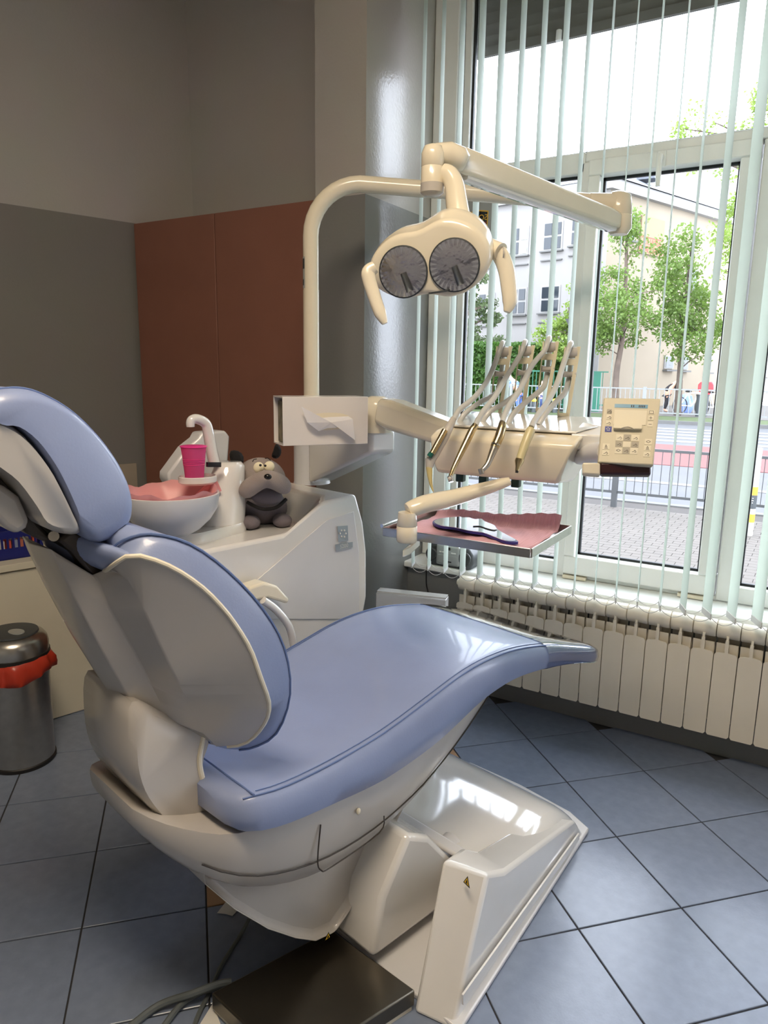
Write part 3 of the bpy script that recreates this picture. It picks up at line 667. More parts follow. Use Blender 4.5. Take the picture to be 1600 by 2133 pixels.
# ================================================================== dental unit body with cuspidor
du = Thing('dental_unit', 'off-white dental unit cabinet with cuspidor bowl, beside the chair', 'dental unit', wld(.5, -.63, 0))
fp = [lb(x, y, -.42) for x, y in ((589, 1114), (670, 1046), (728, 1034), (742, 1029), (758, 1087), (765, 1149), (765, 1242))]
fpoly = [(.47, .0), (.47, .60), (.30, .86), (.27, .938), (.32, .940)]+[(p[0], p[2]) for p in fp]+[(.88, .45), (.84, .0)]
fin = [(.70, .946) if k == 5 else (.79, 1.030) if k == 6 else (max(a, .842), z) if k == 7 else (a, z) for k, (a, z) in enumerate(fpoly)]   # level shelf behind the front edge
body = du.part('body', MB().loft([[wld(a, b, z) for a, z in f_] for b, f_ in ((-.42, fpoly), (-.50, fin), (-.86, fin))]), WHITE, bevel=.012, seg=3)
def onface(px, b, d=.004):
    return MB().prism([wld(*(lb(x, y, b-.004))) for x, y in px], [wld(*lb(x, y, b+d)) for x, y in px])
pn = du.part('side_panel', onface(((536, 1207), (681, 1083), (737, 1065), (748, 1150), (748, 1290), (536, 1290)), -.42), GREYSHELL, bevel=.002, parent=None)
bd = du.part('badge_plate', onface(((703, 1096), (724.5, 1094.6), (725.6, 1125.6), (705, 1129)), -.414), BADGE, parent=pn)
for k in range(6):
    q = k*math.pi/3; x, y = 714.5+6*math.cos(q), 1111.5+7.5*math.sin(q)
    du.part('emblem_petal', MB().ell(wld(*lb(x, y, -.409)), (.0035, .002, .0035), (A, B, UZ), 8, 6), PAPER, parent=pn)
du.part('badge_plate', onface(((698.5, 1134), (735, 1128.7), (735, 1140), (699, 1147)), -.414), BADGE, parent=pn)
pc = wld(*lb(717, 1137.5, -.4095)); du.part('lettering', text_mb('S200', pc, A, UZ, .019), PAPER, parent=pn, smooth=0)
# column with swing-arm
cyl = wld(*lz(650, 1004, 1.037)); du.part('column', MB().lathe(cyl-UZ*.002, [(.068, 0), (.066, .006), (.066, .20)], 40), GREYSHELL)
# cuspidor: foot, tower, bowl
tw = wld(*lz(460, 1104, .944)); bw = wld(*lz(352, 1108, .944))
bo = lb(355, 1035, -.56); BC = wld(bo[0], bo[1], 0)
rb = .140
foot = resample(smoothpoly([BC+np.array([0, 0, 0])], 1), 1)
def ovalring(c0, r0, c1, r1, z, n=40):
    d = unit((c1-c0)*np.array([1, 1, 0])); s = np.array([-d[1], d[0], 0]); out = []
    for q in np.linspace(0, 2*math.pi, n, endpoint=False):
        v = math.cos(q)*d+math.sin(q)*s; out.append((c1 if math.cos(q) > 0 else c0)*np.array([1, 1, 0])+v*(r1 if math.cos(q) > 0 else r0)+UZ*z)
    return out
twc = tw*np.array([1, 1, 0]); 
BCf = BC+unit((twc-BC)*np.array([1, 1, 0]))*.055
cus = du.part('cuspidor_foot', MB().loft([ovalring(BCf, .080*s, twc, .080*s, z, 40) for s, z in ((1, .938), (1, .955), (.9, .972))]), WHITE, smooth=40)
tt = wld(*lb(478, 962, loc(twc)[1])); 
du.part('tower', MB().loft([[c+np.array([r*math.cos(q), r*1.15*math.sin(q), 0]) for q in np.linspace(0, 2*math.pi, 28, endpoint=False)] for c, r in ((twc+UZ*.955, .070), (twc*.7+tt*.3*np.array([1, 1, 0])+UZ*1.02, .066), (twc*.4+tt*.6*np.array([1, 1, 0])+UZ*1.09, .055), (tt*np.array([1, 1, 0])+UZ*(tt[2]-.012), .044), (tt*np.array([1, 1, 0])+UZ*tt[2], .034))]), WHITE, parent=cus, smooth=50)
zr = bo[2]+.012
du.part('bowl', MB().lathe(BC+UZ*(zr-.118), [(.055, -.004), (.082, .012), (.112, .040), (.134, .075), (rb, .112), (rb, .118), (rb-.006, .119), (rb-.009, .112), (.124, .075), (.10, .040), (.05, .018), (.01, .012)], 48), GREYSHELL, parent=cus, smooth=60)
bwt = loc(twc)[1]
fp_ = [lb(x, y, bwt+.005) for x, y in ((447, 968), (440, 935), (434, 900), (428, 882), (412, 873), (401, 874), (397, 880), (397, 889))]
du.part('spout', MB().tube(smoothpoly([wld(*p) for p in fp_], 5), [.019]+[.0135]*0+list(np.linspace(.018, .0125, 35)), 14), WHITE, parent=cus, smooth=60)
hcp = lb(412, 996, bwt+.03); hw3 = wld(*hcp)
du.part('cup_shelf', MB().lathe(hw3-UZ*.016, [(.050, 0), (.056, .006), (.056, .022), (.052, .024), (.050, .016), (.01, .014)], 32, (A, B, UZ), 1.05, .9), WHITE, parent=cus)
du.part('shelf_arm', MB().tube([hw3+unit((twc-hw3)*np.array([1, 1, 0]))*.046-UZ*.010, twc+UZ*(hw3[2]-.010)], .011, 12), WHITE, parent=cus)
dq = [lb(x, y, bwt+.062) for x, y in ((433, 963), (461, 963), (461, 973), (433, 973))]
du.part('sensor_window', MB().prism([wld(*p) for p in dq], [wld(*(p-np.array([0, .01, 0]))) for p in dq]), GLOSSBLK, parent=cus)
# assistant instrument holder behind the tower
ah = [(344, 998), (345, 984), (383, 932), (408, 912), (414, 900), (463, 896), (473, 908), (469, 962), (440, 1000), (380, 1006), (352, 1012)]
asl = [lb(x, y, -.80) for x, y in ah]
hpp = wld(asl[9][0]+.03, -.812, 0)
du.part('holder_post', MB().bb(hpp[0]-.02, hpp[0]+.02, hpp[1]-.02, hpp[1]+.02, .935, asl[9][2]+.02), GREYSHELL)
du.part('assistant_holder', MB().loft([[wld(p[0], b, p[2]) for p in asl] for b in (-.845, -.78)]), GREYSHELL, bevel=.008)
# bowl liner
lnr = Thing('bowl_liner', 'crumpled pink plastic bib lining the cuspidor bowl', 'bib', BC+UZ*(zr-.085))
rg = []
for r, z in ((.004, -.086), (.02, -.085), (.07, -.078), (.105, -.050), (.124, -.02), (.1345, -.004), (.139, .0115)):
    ring = []
    for q in np.linspace(0, 2*math.pi, 56, endpoint=False):
        wob = .004*math.sin(5*q+r*60)+.003*math.sin(11*q+1.3)
        ring.append(BC+np.array([math.cos(q), math.sin(q), 0])*(r-.003-abs(wob)*.5)+UZ*(zr+z+wob*(1.2 if z > -.06 else .8)))
    rg.append(ring)
lnr.part('sheet', MB().loft(rg, cap=False), PINKLIN, smooth=60)
fq = [(452, 1000, .0), (462, 1022, .0), (440, 1036, .02), (405, 1032, .03), (425, 1012, .02)]
lnr.part('loose_corner', MB().prism([wld(*lb(x, y, bo[1]+.02-d)) for x, y, d in fq], [wld(*lb(x, y, bo[1]+.021-d)) for x, y, d in fq]), PINKLIN, smooth=0)
# pink cup
cpx = lb(405, 985, hcp[1]); cb0 = wld(cpx[0], cpx[1], hcp[2]-.0012)
cup = Thing('plastic_cup', 'translucent pink disposable cup on the cuspidor shelf', 'cup', cb0)
hc_ = .098
cup.part('wall', MB().lathe(cb0, [(.026, 0), (.0275, .004), (.0305, hc_*.40), (.0312, hc_*.42), (.0338, hc_*.72), (.0372, hc_*.985)], 32), PINKCUP, smooth=50)
cup.part('rim', MB().lathe(cb0+UZ*hc_*.975, [(.0372, 0), (.0398, .001), (.0398, .003), (.0372, .004)], 32), mat('pink_rim', (240, 60, 150), rough=.3))
for z in (.45, .5, .55, .6): cup.part('ridge', MB().lathe(cb0+UZ*hc_*z, [(.0312+.008*(z-.42), 0), (.0322+.008*(z-.42), .001), (.0312+.008*(z-.42), .002)], 32), MATS['pink_rim'])
# plush dog
dz = .945
dg0 = wld(*lz(552, 1088, dz)); DX = unit(CR*np.array([1, 1, 0])+.25*unit(CF*np.array([1, 1, 0]))); DY = np.array([DX[1], -DX[0], 0])   # DY towards the camera
dgx = (DX, DY, UZ)
D_ = np.linalg.norm((dg0-O)@CF); k_ = ((dg0-O)@CF)/F     # metres per pixel at the dog
def dpt(x, y, t=0.): # point drawn at pixel (x, y), t metres towards the camera from the dog's middle plane
    q = dg0-unit(CF*np.array([1, 1, 0]))*t; d = ray(x, y); n_ = DY; return O+d*(((q+DY*t-O)@n_)/(d@n_))
dog = Thing('plush_dog', 'grey plush bulldog toy with black ears and a white-eyed face on the unit top', 'plush toy', dg0)
tl = (unit(DX-.10*UZ), DY, unit(UZ+.10*DX))
bdy = dog.part('body', MB().ell(dpt(545, 1055, -.01), (.086, .080, .062), tl, 28, 16), PLUSHD, smooth=80)
bdy.location = bdy.location
hdm = dog.part('head', MB().ell(dpt(543, 1000, .0), (.083, .072, .074), tl, 32, 18), PLUSH, smooth=80)
ms = [(502, 1034), (497, 1040), (505, 1022), (530, 1000), (557, 990), (580, 997), (602, 1018), (604, 1034)]
pth = smoothpoly([dpt(505, 1030, .058), dpt(525, 1012, .070), dpt(553, 998, .078), dpt(582, 1006, .072), dpt(598, 1022, .060)], 5)
dog.part('muzzle', MB().tube(pth, [.010, .019, .024, .027, .028, .028, .028, .028, .028, .028, .028, .028, .028, .028, .028, .028, .028, .026, .023, .018, .009], 16), PLUSH, smooth=80, parent=hdm)
dog.part('chin', MB().ell(dpt(556, 1034, .052), (.050, .030, .030), tl, 24, 12), PLUSHD, smooth=80, parent=hdm)
dog.part('chin_band', MB().tube(smoothpoly([dpt(515, 1046, .055), dpt(545, 1060, .066), dpt(575, 1057, .062), dpt(596, 1040, .05)], 5), .006, 8), BLACKP, parent=hdm)  # plain black band curving below the chin
for (ex, ey) in ((539, 974), (561, 972)):
    dog.part('eye', MB().ell(dpt(ex, ey, .064), (.0165, .010, .0175), tl, 18, 10), EYEW, parent=hdm, smooth=80)
for (ex, ey) in ((542.5, 969), (552.5, 970)):
    dog.part('pupil', MB().ell(dpt(ex, ey, .0755), (.0042, .003, .0040), tl, 10, 8), GLOSSBLK, parent=hdm)
for pts_ in (((526, 962), (529, 957), (535, 956)), ((552, 955), (558, 954), (564, 959))):
    dog.part('eyebrow', MB().tube([dpt(x, y, .068) for x, y in pts_], .0012, 6), BLACKP, parent=hdm)
dog.part('nose', MB().ell(dpt(558, 993, .105), (.012, .009, .009), tl, 16, 10), GLOSSBLK, parent=hdm, smooth=80)
for ep in (((486, 980), (473, 940), (487, 936), (505, 941), (512, 962), (494, 980)), ((562, 952), (570, 940), (572, 924), (580, 924), (588, 936), (585, 950), (576, 958))):
    ce = np.mean(ep, axis=0)
    dog.part('ear', MB().loft([[dpt(ce[0]+(x-ce[0])*s, ce[1]+(y-ce[1])*s, t) for x, y in ep] for s, t in ((.75, -.014), (1, -.006), (1, .006), (.75, .014))]), BLACKP, parent=hdm, sb=1)
for fx, fy, t in ((522, 1096, .04), (588, 1086, .035)):
    fpp = dpt(fx, fy, t); fpp[2] = dz+.019
    dog.part('foot', MB().ell(fpp, (.032, .042, .022), dgx, 18, 10), PLUSHD, smooth=80)
# tissue holder
xd = np.array([math.cos(math.radians(54)), math.sin(math.radians(54)), 0]); yd = np.array([xd[1], -xd[0], 0])
tf = dep(680, 877, 2.10); TWd, THt, TDp = .262, .140, .105
th = Thing('tissue_holder', 'white acrylic tissue box holder mounted on the unit column with a tissue pulled out', 'tissue box', tf-yd*TDp/2-UZ*THt/2)
tax = (xd, yd, UZ); tc_ = tf-yd*TDp/2
g = .004
th.part('front_plate', MB().box(tf-yd*.002, (TWd, g, THt), tax), ACRYL, bevel=.0015)
th.part('back_plate', MB().box(tf-yd*(TDp-.002), (TWd, g, THt), tax), ACRYL)
th.part('top_plate', MB().box(tc_+UZ*(THt/2-.002), (TWd, TDp-.008, g), tax), ACRYL)
th.part('bottom_plate', MB().box(tc_-UZ*(THt/2-.002), (TWd, TDp-.008, g), tax), ACRYL)
th.part('end_plate', MB().box(tc_+xd*(TWd/2-.002), (g, TDp-.008, THt-.008), tax), ACRYL)
th.part('carton', MB().box(tc_-xd*.004-UZ*.004, (TWd-.03, TDp-.022, THt-.022), tax), BOXC)
def tpx(x, y, d=.004):
    q = tf+yd*d; r = ray(x, y); return O+r*(((q-O)@yd)/(r@yd))
th.part('slot', MB().prism(smoothpoly([tpx(x, y, .0006) for x, y in ((648, 868), (665, 861), (700, 860), (726, 866), (735, 880), (715, 892), (670, 896), (650, 885))], 4, True), smoothpoly([tpx(x, y, .0012) for x, y in ((648, 868), (665, 861), (700, 860), (726, 866), (735, 880), (715, 892), (670, 896), (650, 885))], 4, True)), CREAM)
tv = [((628, 847), .020), ((655, 872), .016), ((685, 869), .012), ((726, 867), .014), ((735, 873), .020), ((740, 917), .028), ((718, 882), .020), ((700, 891), .022), ((682, 892), .018), ((664, 898), .016), ((640, 880), .022)]
mb = MB(); pts = [tpx(x, y, d) for (x, y), d in tv]; cc = tpx(690, 880, .026)
mb.add(pts+[cc], [(k, (k+1) % len(pts), len(pts)) for k in range(len(pts))])
th.part('tissue', mb, TISSUE, smooth=0)
# ================================================================== operating lamp
ol = Thing('dental_lamp', 'cream operating lamp with twin reflectors on a curved overhead pole', 'lamp', cyl+UZ*.195)
pb_ = cyl+UZ*.19; tend = dep(1232, 421, 2.42); ztb = tend[2]-.0
hdir = (tend-pb_)*np.array([1, 1, 0]); Lh = np.linalg.norm(hdir); hdir = hdir/Lh; R_ = .17
zA = dep(800, 408, ((pb_+hdir*.2-O)@CF))[2]
path = [pb_, np.array([*pb_[:2], 1.55]), np.array([*pb_[:2], zA-R_])]
for q in np.linspace(0, math.pi/2, 10)[1:]:
    path.append(np.array([*pb_[:2], zA-R_])+hdir*R_*(1-math.cos(q))+UZ*R_*math.sin(q))
path.append(np.array([tend[0], tend[1], tend[2]]))
pole = ol.part('pole', MB().tube(path, .0275, 24), CREAM, smooth=60)
ol.part('pole_sleeve', MB().tube([np.array([*pb_[:2], 1.15]), np.array([*pb_[:2], wy(650, 604, pb_[1])[2]])], .0282, 24), CREAM, parent=pole)
zl = wy(640, 568, pb_[1])[2]; tcam = unit((O-pb_)*np.array([1, 1, 0])); ls = np.array([-tcam[1], tcam[0], 0])
lab_c = math.atan2(-CR[1]*1+tcam[1]*.35, -CR[0]+tcam[0]*.35)
def cylpatch(z0, z1, w_, r):
    rr = [[pb_*np.array([1, 1, 0])+np.array([math.cos(lab_c+q)*r, math.sin(lab_c+q)*r, z]) for q in np.linspace(-w_, w_, 7)] for z in (z0, z1)]
    return MB().loft(rr, cap=False, closed=False)
ol.part('rating_label', cylpatch(zl-.055, zl+.05, .5, .0284), mat('label_grey', (170, 172, 166), rough=.5), parent=pole)
ol.part('rating_label', cylpatch(zl+.010, zl+.044, .42, .0287), CHAR, parent=pole)
ol.part('rating_label', cylpatch(zl-.045, zl-.025, .3, .0287), CHAR, parent=pole)
# end knuckle
kn_c = dep(1286, 445, 2.42); kx = unit(hdir)
ol.part('end_socket', MB().tube([tend-hdir*.01, dep(1282, 427, 2.42)], [.030, .038], 20), CREAM)
ol.part('end_knuckle', MB().loft([[dep(1289, y, 2.42)*np.array([1, 1, 0])+UZ*dep(1289, y, 2.42)[2]+np.array([r*math.cos(q), r*math.sin(q), 0]) for q in np.linspace(0, 2*math.pi, 24, endpoint=False)] for y, r in ((400, .026), (407, .040), (425, .043), (447, .043), (449, .041), (451, .043), (476, .042), (489, .028))]), CREAM, smooth=50)
# spring arm
eb = dep(938, 330, 1.80); ea = dep(1284, 462, 2.40)
ad = unit(eb-ea); au = unit(UZ-ad*(ad@UZ)); asd = np.cross(ad, au)
def armring(c, wv, hv): return [c+asd*wv*i+au*hv*j for i, j in ((-1, -.75), (-.75, -1), (.75, -1), (1, -.75), (1, .75), (.75, 1), (-.75, 1), (-1, .75))]
sa = ol.part('spring_arm', MB().loft([armring(ea+ad*.01, .024, .026), armring(ea+ad*.06, .027, .029), armring(eb-ad*.04, .026, .033), armring(eb+ad*.01, .02, .026)]), CREAM, bevel=.004)
ol.part('arm_underside', MB().loft([armring(ea+ad*.03-au*.024, .020, .012), armring(eb-ad*.05-au*.03, .019, .012)]), WHITE, parent=sa)
# elbow
ec = dep(901, 360, 1.78)
el = ol.part('elbow', MB().lathe(np.array([ec[0], ec[1], 0]), [(.006, dep(901, 303, 1.78)[2]), (.022, dep(901, 308, 1.78)[2]), (.0285, dep(901, 322, 1.78)[2]), (.0285, dep(901, 348, 1.78)[2]), (.0275, dep(901, 349, 1.78)[2]), (.0285, dep(901, 350, 1.78)[2]), (.0285, dep(901, 382, 1.78)[2])], 28), CREAM, smooth=50)
ol.part('knob', MB().lathe(np.array([ec[0], ec[1], 0]), [(.029, dep(901, 382, 1.78)[2]), (.029, dep(901, 400, 1.78)[2]), (.02, dep(901, 406, 1.78)[2])], 28), SHELL, parent=el)
ol.part('elbow_barrel', MB().tube([dep(905, 322, 1.785), dep(935, 322, 1.79), dep(958, 333, 1.80), dep(972, 340, 1.80)], [.026, .030, .031, .020], 20), CREAM, parent=el, smooth=60)
br = smoothpoly([dep(922, 358, 1.775), dep(935, 364, 1.77), dep(946, 385, 1.765), dep(951, 420, 1.755), dep(957, 462, 1.745)], 5)
ol.part('head_bracket', MB().tube(br, list(np.linspace(.020, .030, len(br))), 14, flat=.8), CREAM, smooth=60)
# lamp head
hc0 = dep(893, 556, 1.70); hn = unit(-CF*.86-CR*.30+CD*.36)
hx = CR*111-CD*21; hx = unit(hx-hn*(hx@hn)); hy = np.cross(hn, hx); hy = hy if hy[2] > 0 else -hy
sp_ = .067    # half distance of the two reflectors
def peanut(s, t, grow=0., n=64, yo=0.):
    out = []
    for q in np.linspace(0, 2*math.pi, n, endpoint=False):
        u = math.cos(q)*(sp_+.083); k = 1/(1+math.exp(-u/.03))
        rr = .076+.014*k; up = math.sin(q)
        v = up*(rr-.016*math.exp(-((u+.01)/.045)**2))+(.012 if up > 0 else .004)*up
        out.append(hc0+hx*(u+grow*math.cos(q))*s+hy*((v+grow*up)*s+yo*(.8+.5*k)+.008)+hn*t)
    return out
hdl = ol.part('lamp_head', MB().loft([peanut(.80, .010, 0), peanut(.93, .008, 0), peanut(.99, .0, 0), peanut(1.0, -.012, 0), peanut(1.0, -.035, .003, yo=.008), peanut(.97, -.06, .002, yo=.018), peanut(.88, -.085, 0, yo=.026), peanut(.68, -.105, 0, yo=.032), peanut(.35, -.115, 0, yo=.036)]), CREAM, smooth=70)
for sgn in (-1, 1):
    lc_ = hc0+hx*(sp_*sgn*.96+(.004 if sgn < 0 else 0))-hy*(.006 if sgn > 0 else .001)
    ax_ = (hx, hy, hn)
    ring = ol.part('lens_ring', MB().lathe(lc_+hn*.008, [(.0605, 0), (.0605, .006), (.0575, .007), (.0575, .001)], 40, ax_), CHAR, parent=hdl)
    ol.part('reflector', MB().lathe(lc_, [(.0575, .0135), (.050, .0122), (.04, .0114), (.025, .0109), (.012, .0107), (.001, .0106)], 40, ax_), REFLECT, parent=hdl)
    ol.part('bulb_shield', MB().tube([lc_-hy*.002+hn*.014, lc_-hy*.046+hx*.010+hn*.0135], [.0075, .0095], 10, flat=.9), SILVER, parent=hdl)
    rib = MB()
    for k in range(30):
        q = 2*math.pi*k/30; d_ = hx*math.cos(q)+hy*math.sin(q); s_ = np.cross(hn, d_)
        rib.add([lc_+d_*.0572+s_*.0036+hn*.0142, lc_+d_*.0572-s_*.0036+hn*.0142, lc_+d_*.040+hn*.0140], [(0, 1, 2)])
    ol.part('lens_ribs', rib, CHROME, parent=hdl, smooth=0, kind='stuff')
    ol.part('lens', MB().lathe(lc_+hn*.002, [(.0575, .0135), (.045, .019), (.025, .0215), (.002, .022)], 40, ax_), LENS, parent=hdl)
sl = [dep(x, y, 1.685) for x, y in ((893, 611), (915, 608), (934, 605))]
ol.part('vent_slot', MB().tube(sl, .0022, 6), CHAR, parent=hdl)
rh = smoothpoly([dep(x, y, 1.69) for x, y in ((1028, 520), (1042, 530), (1054, 560), (1060, 600), (1062, 630), (1056, 650))], 5)
g1 = ol.part('handle', MB().tube(rh, list(np.linspace(.020, .020, 6))+list(np.linspace(.020, .0175, 14))+list(np.linspace(.017, .008, len(rh)-20)), 14, flat=.8), CREAM, smooth=60)
ol.part('handle_pivot', MB().tube([dep(1012, 512, 1.71), dep(1044, 525, 1.68)], [.021, .0205], 18), CREAM, parent=g1)
ol.part('pivot_cap', MB().lathe(dep(1047, 526, 1.677), [(.013, 0), (.013, .002), (.004, .003)], 20, (CD, -CF, CR)), SHELL, parent=g1)
lh = smoothpoly([dep(x, y, 1.66) for x, y in ((781, 556), (768, 566), (770, 585), (780, 618), (792, 652), (802, 674))], 5)
g2 = ol.part('handle', MB().tube(lh, list(np.linspace(.014, .017, 8))+list(np.linspace(.017, .015, 12))+list(np.linspace(.015, .007, len(lh)-20)), 14, flat=.8), CREAM, smooth=60)
# ================================================================== instrument delivery table
X_ = np.array([1., 0, 0]); Y_ = np.array([0, 1., 0])
f0 = dep(884, 899, 1.85); f1 = dep(1208, 916, 1.685)
zF = (f0[2]+f1[2])/2; yF = (f0[1]+f1[1])/2; xL, xR = f0[0], f1[0]
dt = Thing('instrument_table', 'cream dental instrument delivery table on a swing arm with keypad panel', 'instrument table', ((xL+xR)/2, yF+.13, zF-.12))
#            y offset, z offset, left inset, right inset
prof_ = [(.000, -.012, .004, .006), (.002, -.050, .006, .016), (.012, -.092, .012, .036), (.022, -.110, .018, .046), (.16, -.122, .03, .05), (.26, -.06, .03, .03), (.285, -.01, .03, .02), (.27, .030, .045, .035), (.20, .034, .02, .005), (.10, .016, .01, .0), (.03, .002, .004, .0)]
tbl = dt.part('table_body', MB().prism([np.array([xL+l, yF+y, zF+z]) for y, z, l, r in prof_], [np.array([xR-r, yF+y, zF+z]) for y, z, l, r in prof_]), CREAM, bevel=.010, seg=3)
# glossy raised top tray
tp = [(.05, .010, .03, .02), (.05, .016, .03, .02), (.12, .026, .02, -.02), (.21, .042, .04, .0), (.26, .040, .06, .05), (.26, .026, .06, .05)]
dt.part('top_cover', MB().prism([np.array([xL+l, yF+y, zF+z]) for y, z, l, r in tp], [np.array([xR-r, yF+y, zF+z]) for y, z, l, r in tp]), WHITE, bevel=.004, parent=tbl)
fe = [(.045, .010), (.055, -.03), (.13, -.02), (.19, .012), (.14, .034)]
dt.part('side_cover', MB().prism([np.array([xR-.03, yF+y, zF+z]) for y, z in fe], [np.array([xR+.035, yF+.10+(y-.10)*.55, zF+.0+(z)*.8]) for y, z in fe]), WHITE, bevel=.004, parent=tbl)
for px_ in (960, 1008, 1076):
    q = at(px_, 990, 1, yF+.06); q[2] = zF-.116
    dt.part('green_valve', MB().bb(q[0]-.011, q[0]+.011, q[1]-.01, q[1]+.01, q[2]-.018, q[2]+.006), DGREEN, bevel=.003)
# supporting arms back to the unit column
b0 = cyl+UZ*.10
b1 = dep(795, 915, 2.30)
def beam(p, q, w0, h0, w1, h1, z0=0, z1=0):
    d = unit((q-p)*np.array([1, 1, 0])); s_ = np.array([-d[1], d[0], 0])
    return MB().box8([p-s_*w0-UZ*h0, q-s_*w1-UZ*h1, q+s_*w1-UZ*h1, p+s_*w0-UZ*h0, p-s_*w0+UZ*h0, q-s_*w1+UZ*h1, q+s_*w1+UZ*h1, p+s_*w0+UZ*h0])
e1 = b1+unit((b1-b0)*np.array([1, 1, 0]))*.01
sd_ = unit((e1-b0)*np.array([1, 1, 0])); sn = np.array([-sd_[1], sd_[0], 0])
ztop_ = dep(800, 897, 2.30)[2]
br0 = b0+sd_*.060
dt.part('lower_arm', MB().box8([br0-sn*.055-UZ*(b0[2]-1.045), e1-sn*.05+UZ*(dep(808, 944, 2.30)[2]-e1[2]), e1+sn*.05+UZ*(dep(808, 944, 2.30)[2]-e1[2]), br0+sn*.055-UZ*(b0[2]-1.045),
                                br0-sn*.055+UZ*(ztop_-b0[2]), e1-sn*.05+UZ*(ztop_-e1[2]), e1+sn*.05+UZ*(ztop_-e1[2]), br0+sn*.055+UZ*(ztop_-b0[2])]), WHITE, bevel=.012, seg=3)
pv = dep(785, 862, 2.26)
dt.part('arm_pivot', MB().lathe(np.array([pv[0], pv[1], ztop_-.002]), [(.050, 0), (.050, .05), (.048, .085), (.036, .105), (.02, .112)], 28), CREAM, smooth=50)
u0, u1 = dep(800, 856, 2.22), dep(945, 905, 2.06)
du_ = unit(u1-u0); uu = unit(UZ-du_*(du_@UZ)); us = np.cross(du_, uu)
def ring8(c, wv, hv): return [c+us*wv*i+uu*hv*j for i, j in ((-1, -.7), (-.7, -1), (.7, -1), (1, -.7), (1, .7), (.7, 1), (-.7, 1), (-1, .7))]
dt.part('upper_arm', MB().loft([ring8(u0, .040, .040), ring8(u0+du_*.05, .045, .046), ring8(u1, .040, .036), ring8(u1+du_*.03, .03, .03)]), CREAM, bevel=.006)
# keypad
pcn = [dep(x, y, D) for x, y, D in ((1245, 963, 1.63), (1361, 969, 1.60), (1377, 830, 1.63), (1258, 828, 1.66))]
pn_ = unit(np.cross(pcn[1]-pcn[0], pcn[3]-pcn[0])); pn_ = pn_ if pn_@(O-pcn[0]) > 0 else -pn_
kp = dt.part('keypad', MB().prism([p-pn_*.022 for p in pcn], pcn), PANELG, bevel=.003)
Zc = [(350, 1205), (1190, 1220), (1275, 205), (455, 215)]         # the same corners in the enlarged view
_u = np.array(Zc, float)
def kxy(x, y, d=.0008):
    # invert bilinear map by Newton
    u, v = .5, .5
    for _ in range(8):
        P = _u[0]*(1-u)*(1-v)+_u[1]*u*(1-v)+_u[2]*u*v+_u[3]*(1-u)*v; e = np.array([x, y])-P
        J = np.stack([(_u[1]-_u[0])*(1-v)+(_u[2]-_u[3])*v, (_u[3]-_u[0])*(1-u)+(_u[2]-_u[1])*u], 1); s_ = np.linalg.solve(J, e); u, v = u+s_[0], v+s_[1]
    return pcn[0]*(1-u)*(1-v)+pcn[1]*u*(1-v)+pcn[2]*u*v+pcn[3]*(1-u)*v+pn_*d
def kq(name, c, m, d0=-.001, d1=.0008, **k): return dt.part(name, MB().prism([kxy(x, y, d0) for x, y in c], [kxy(x, y, d1) for x, y in c]), m, parent=kp, smooth=0, **k)
def krect(name, x0, y0, x1, y1, m, d1=.0008, sk=-.10):
    s_ = lambda y: -(y-700)*.085
    return kq(name, [(x0+s_(y0), y0), (x1+s_(y0), y0), (x1+s_(y1), y1), (x0+s_(y1), y1)], m, d1=d1)
krect('display', 580, 310, 1060, 365, LCD)
for x_ in (820, 850, 930, 955, 980, 1005): krect('display_segment', x_, 322, x_+14, 354, INK, .0012)
krect('film_viewer', 585, 400, 1055, 625, KEYL, .0015)
krect('viewer_ledge', 590, 635, 1000, 700, KEYL, .010)
dt.part('viewer_clip', MB().tube(smoothpoly([kxy(x, y, .011) for x, y in ((690, 712), (740, 690), (800, 680), (850, 692), (890, 712))], 3), .0009, 6), KEYD, parent=kp)
keys = [(475, 395, 545, 460, KEYD), (475, 480, 545, 550, KEYL), (475, 570, 545, 640, KEYL), (1075, 395, 1165, 450, KEYL), (1080, 475, 1160, 545, KEYL), (1080, 570, 1160, 645, KEYL),
        (640, 775, 745, 870, KEYL), (755, 775, 860, 870, KEYD), (870, 775, 985, 870, KEYL), (640, 880, 745, 965, KEYD), (755, 880, 865, 965, KEYL), (875, 880, 985, 965, KEYD), (640, 970, 745, 1065, KEYL), (755, 970, 860, 1065, KEYD), (870, 970, 980, 1065, KEYL),
        (450, 920, 555, 1010, KEYL), (450, 1020, 555, 1095, KEYL), (1070, 830, 1175, 915, KEYL), (1070, 925, 1170, 1010, KEYL), (1070, 1020, 1170, 1100, KEYL)]
marks = [(-.22, .16), (.2, .1), (.05, -.2)]
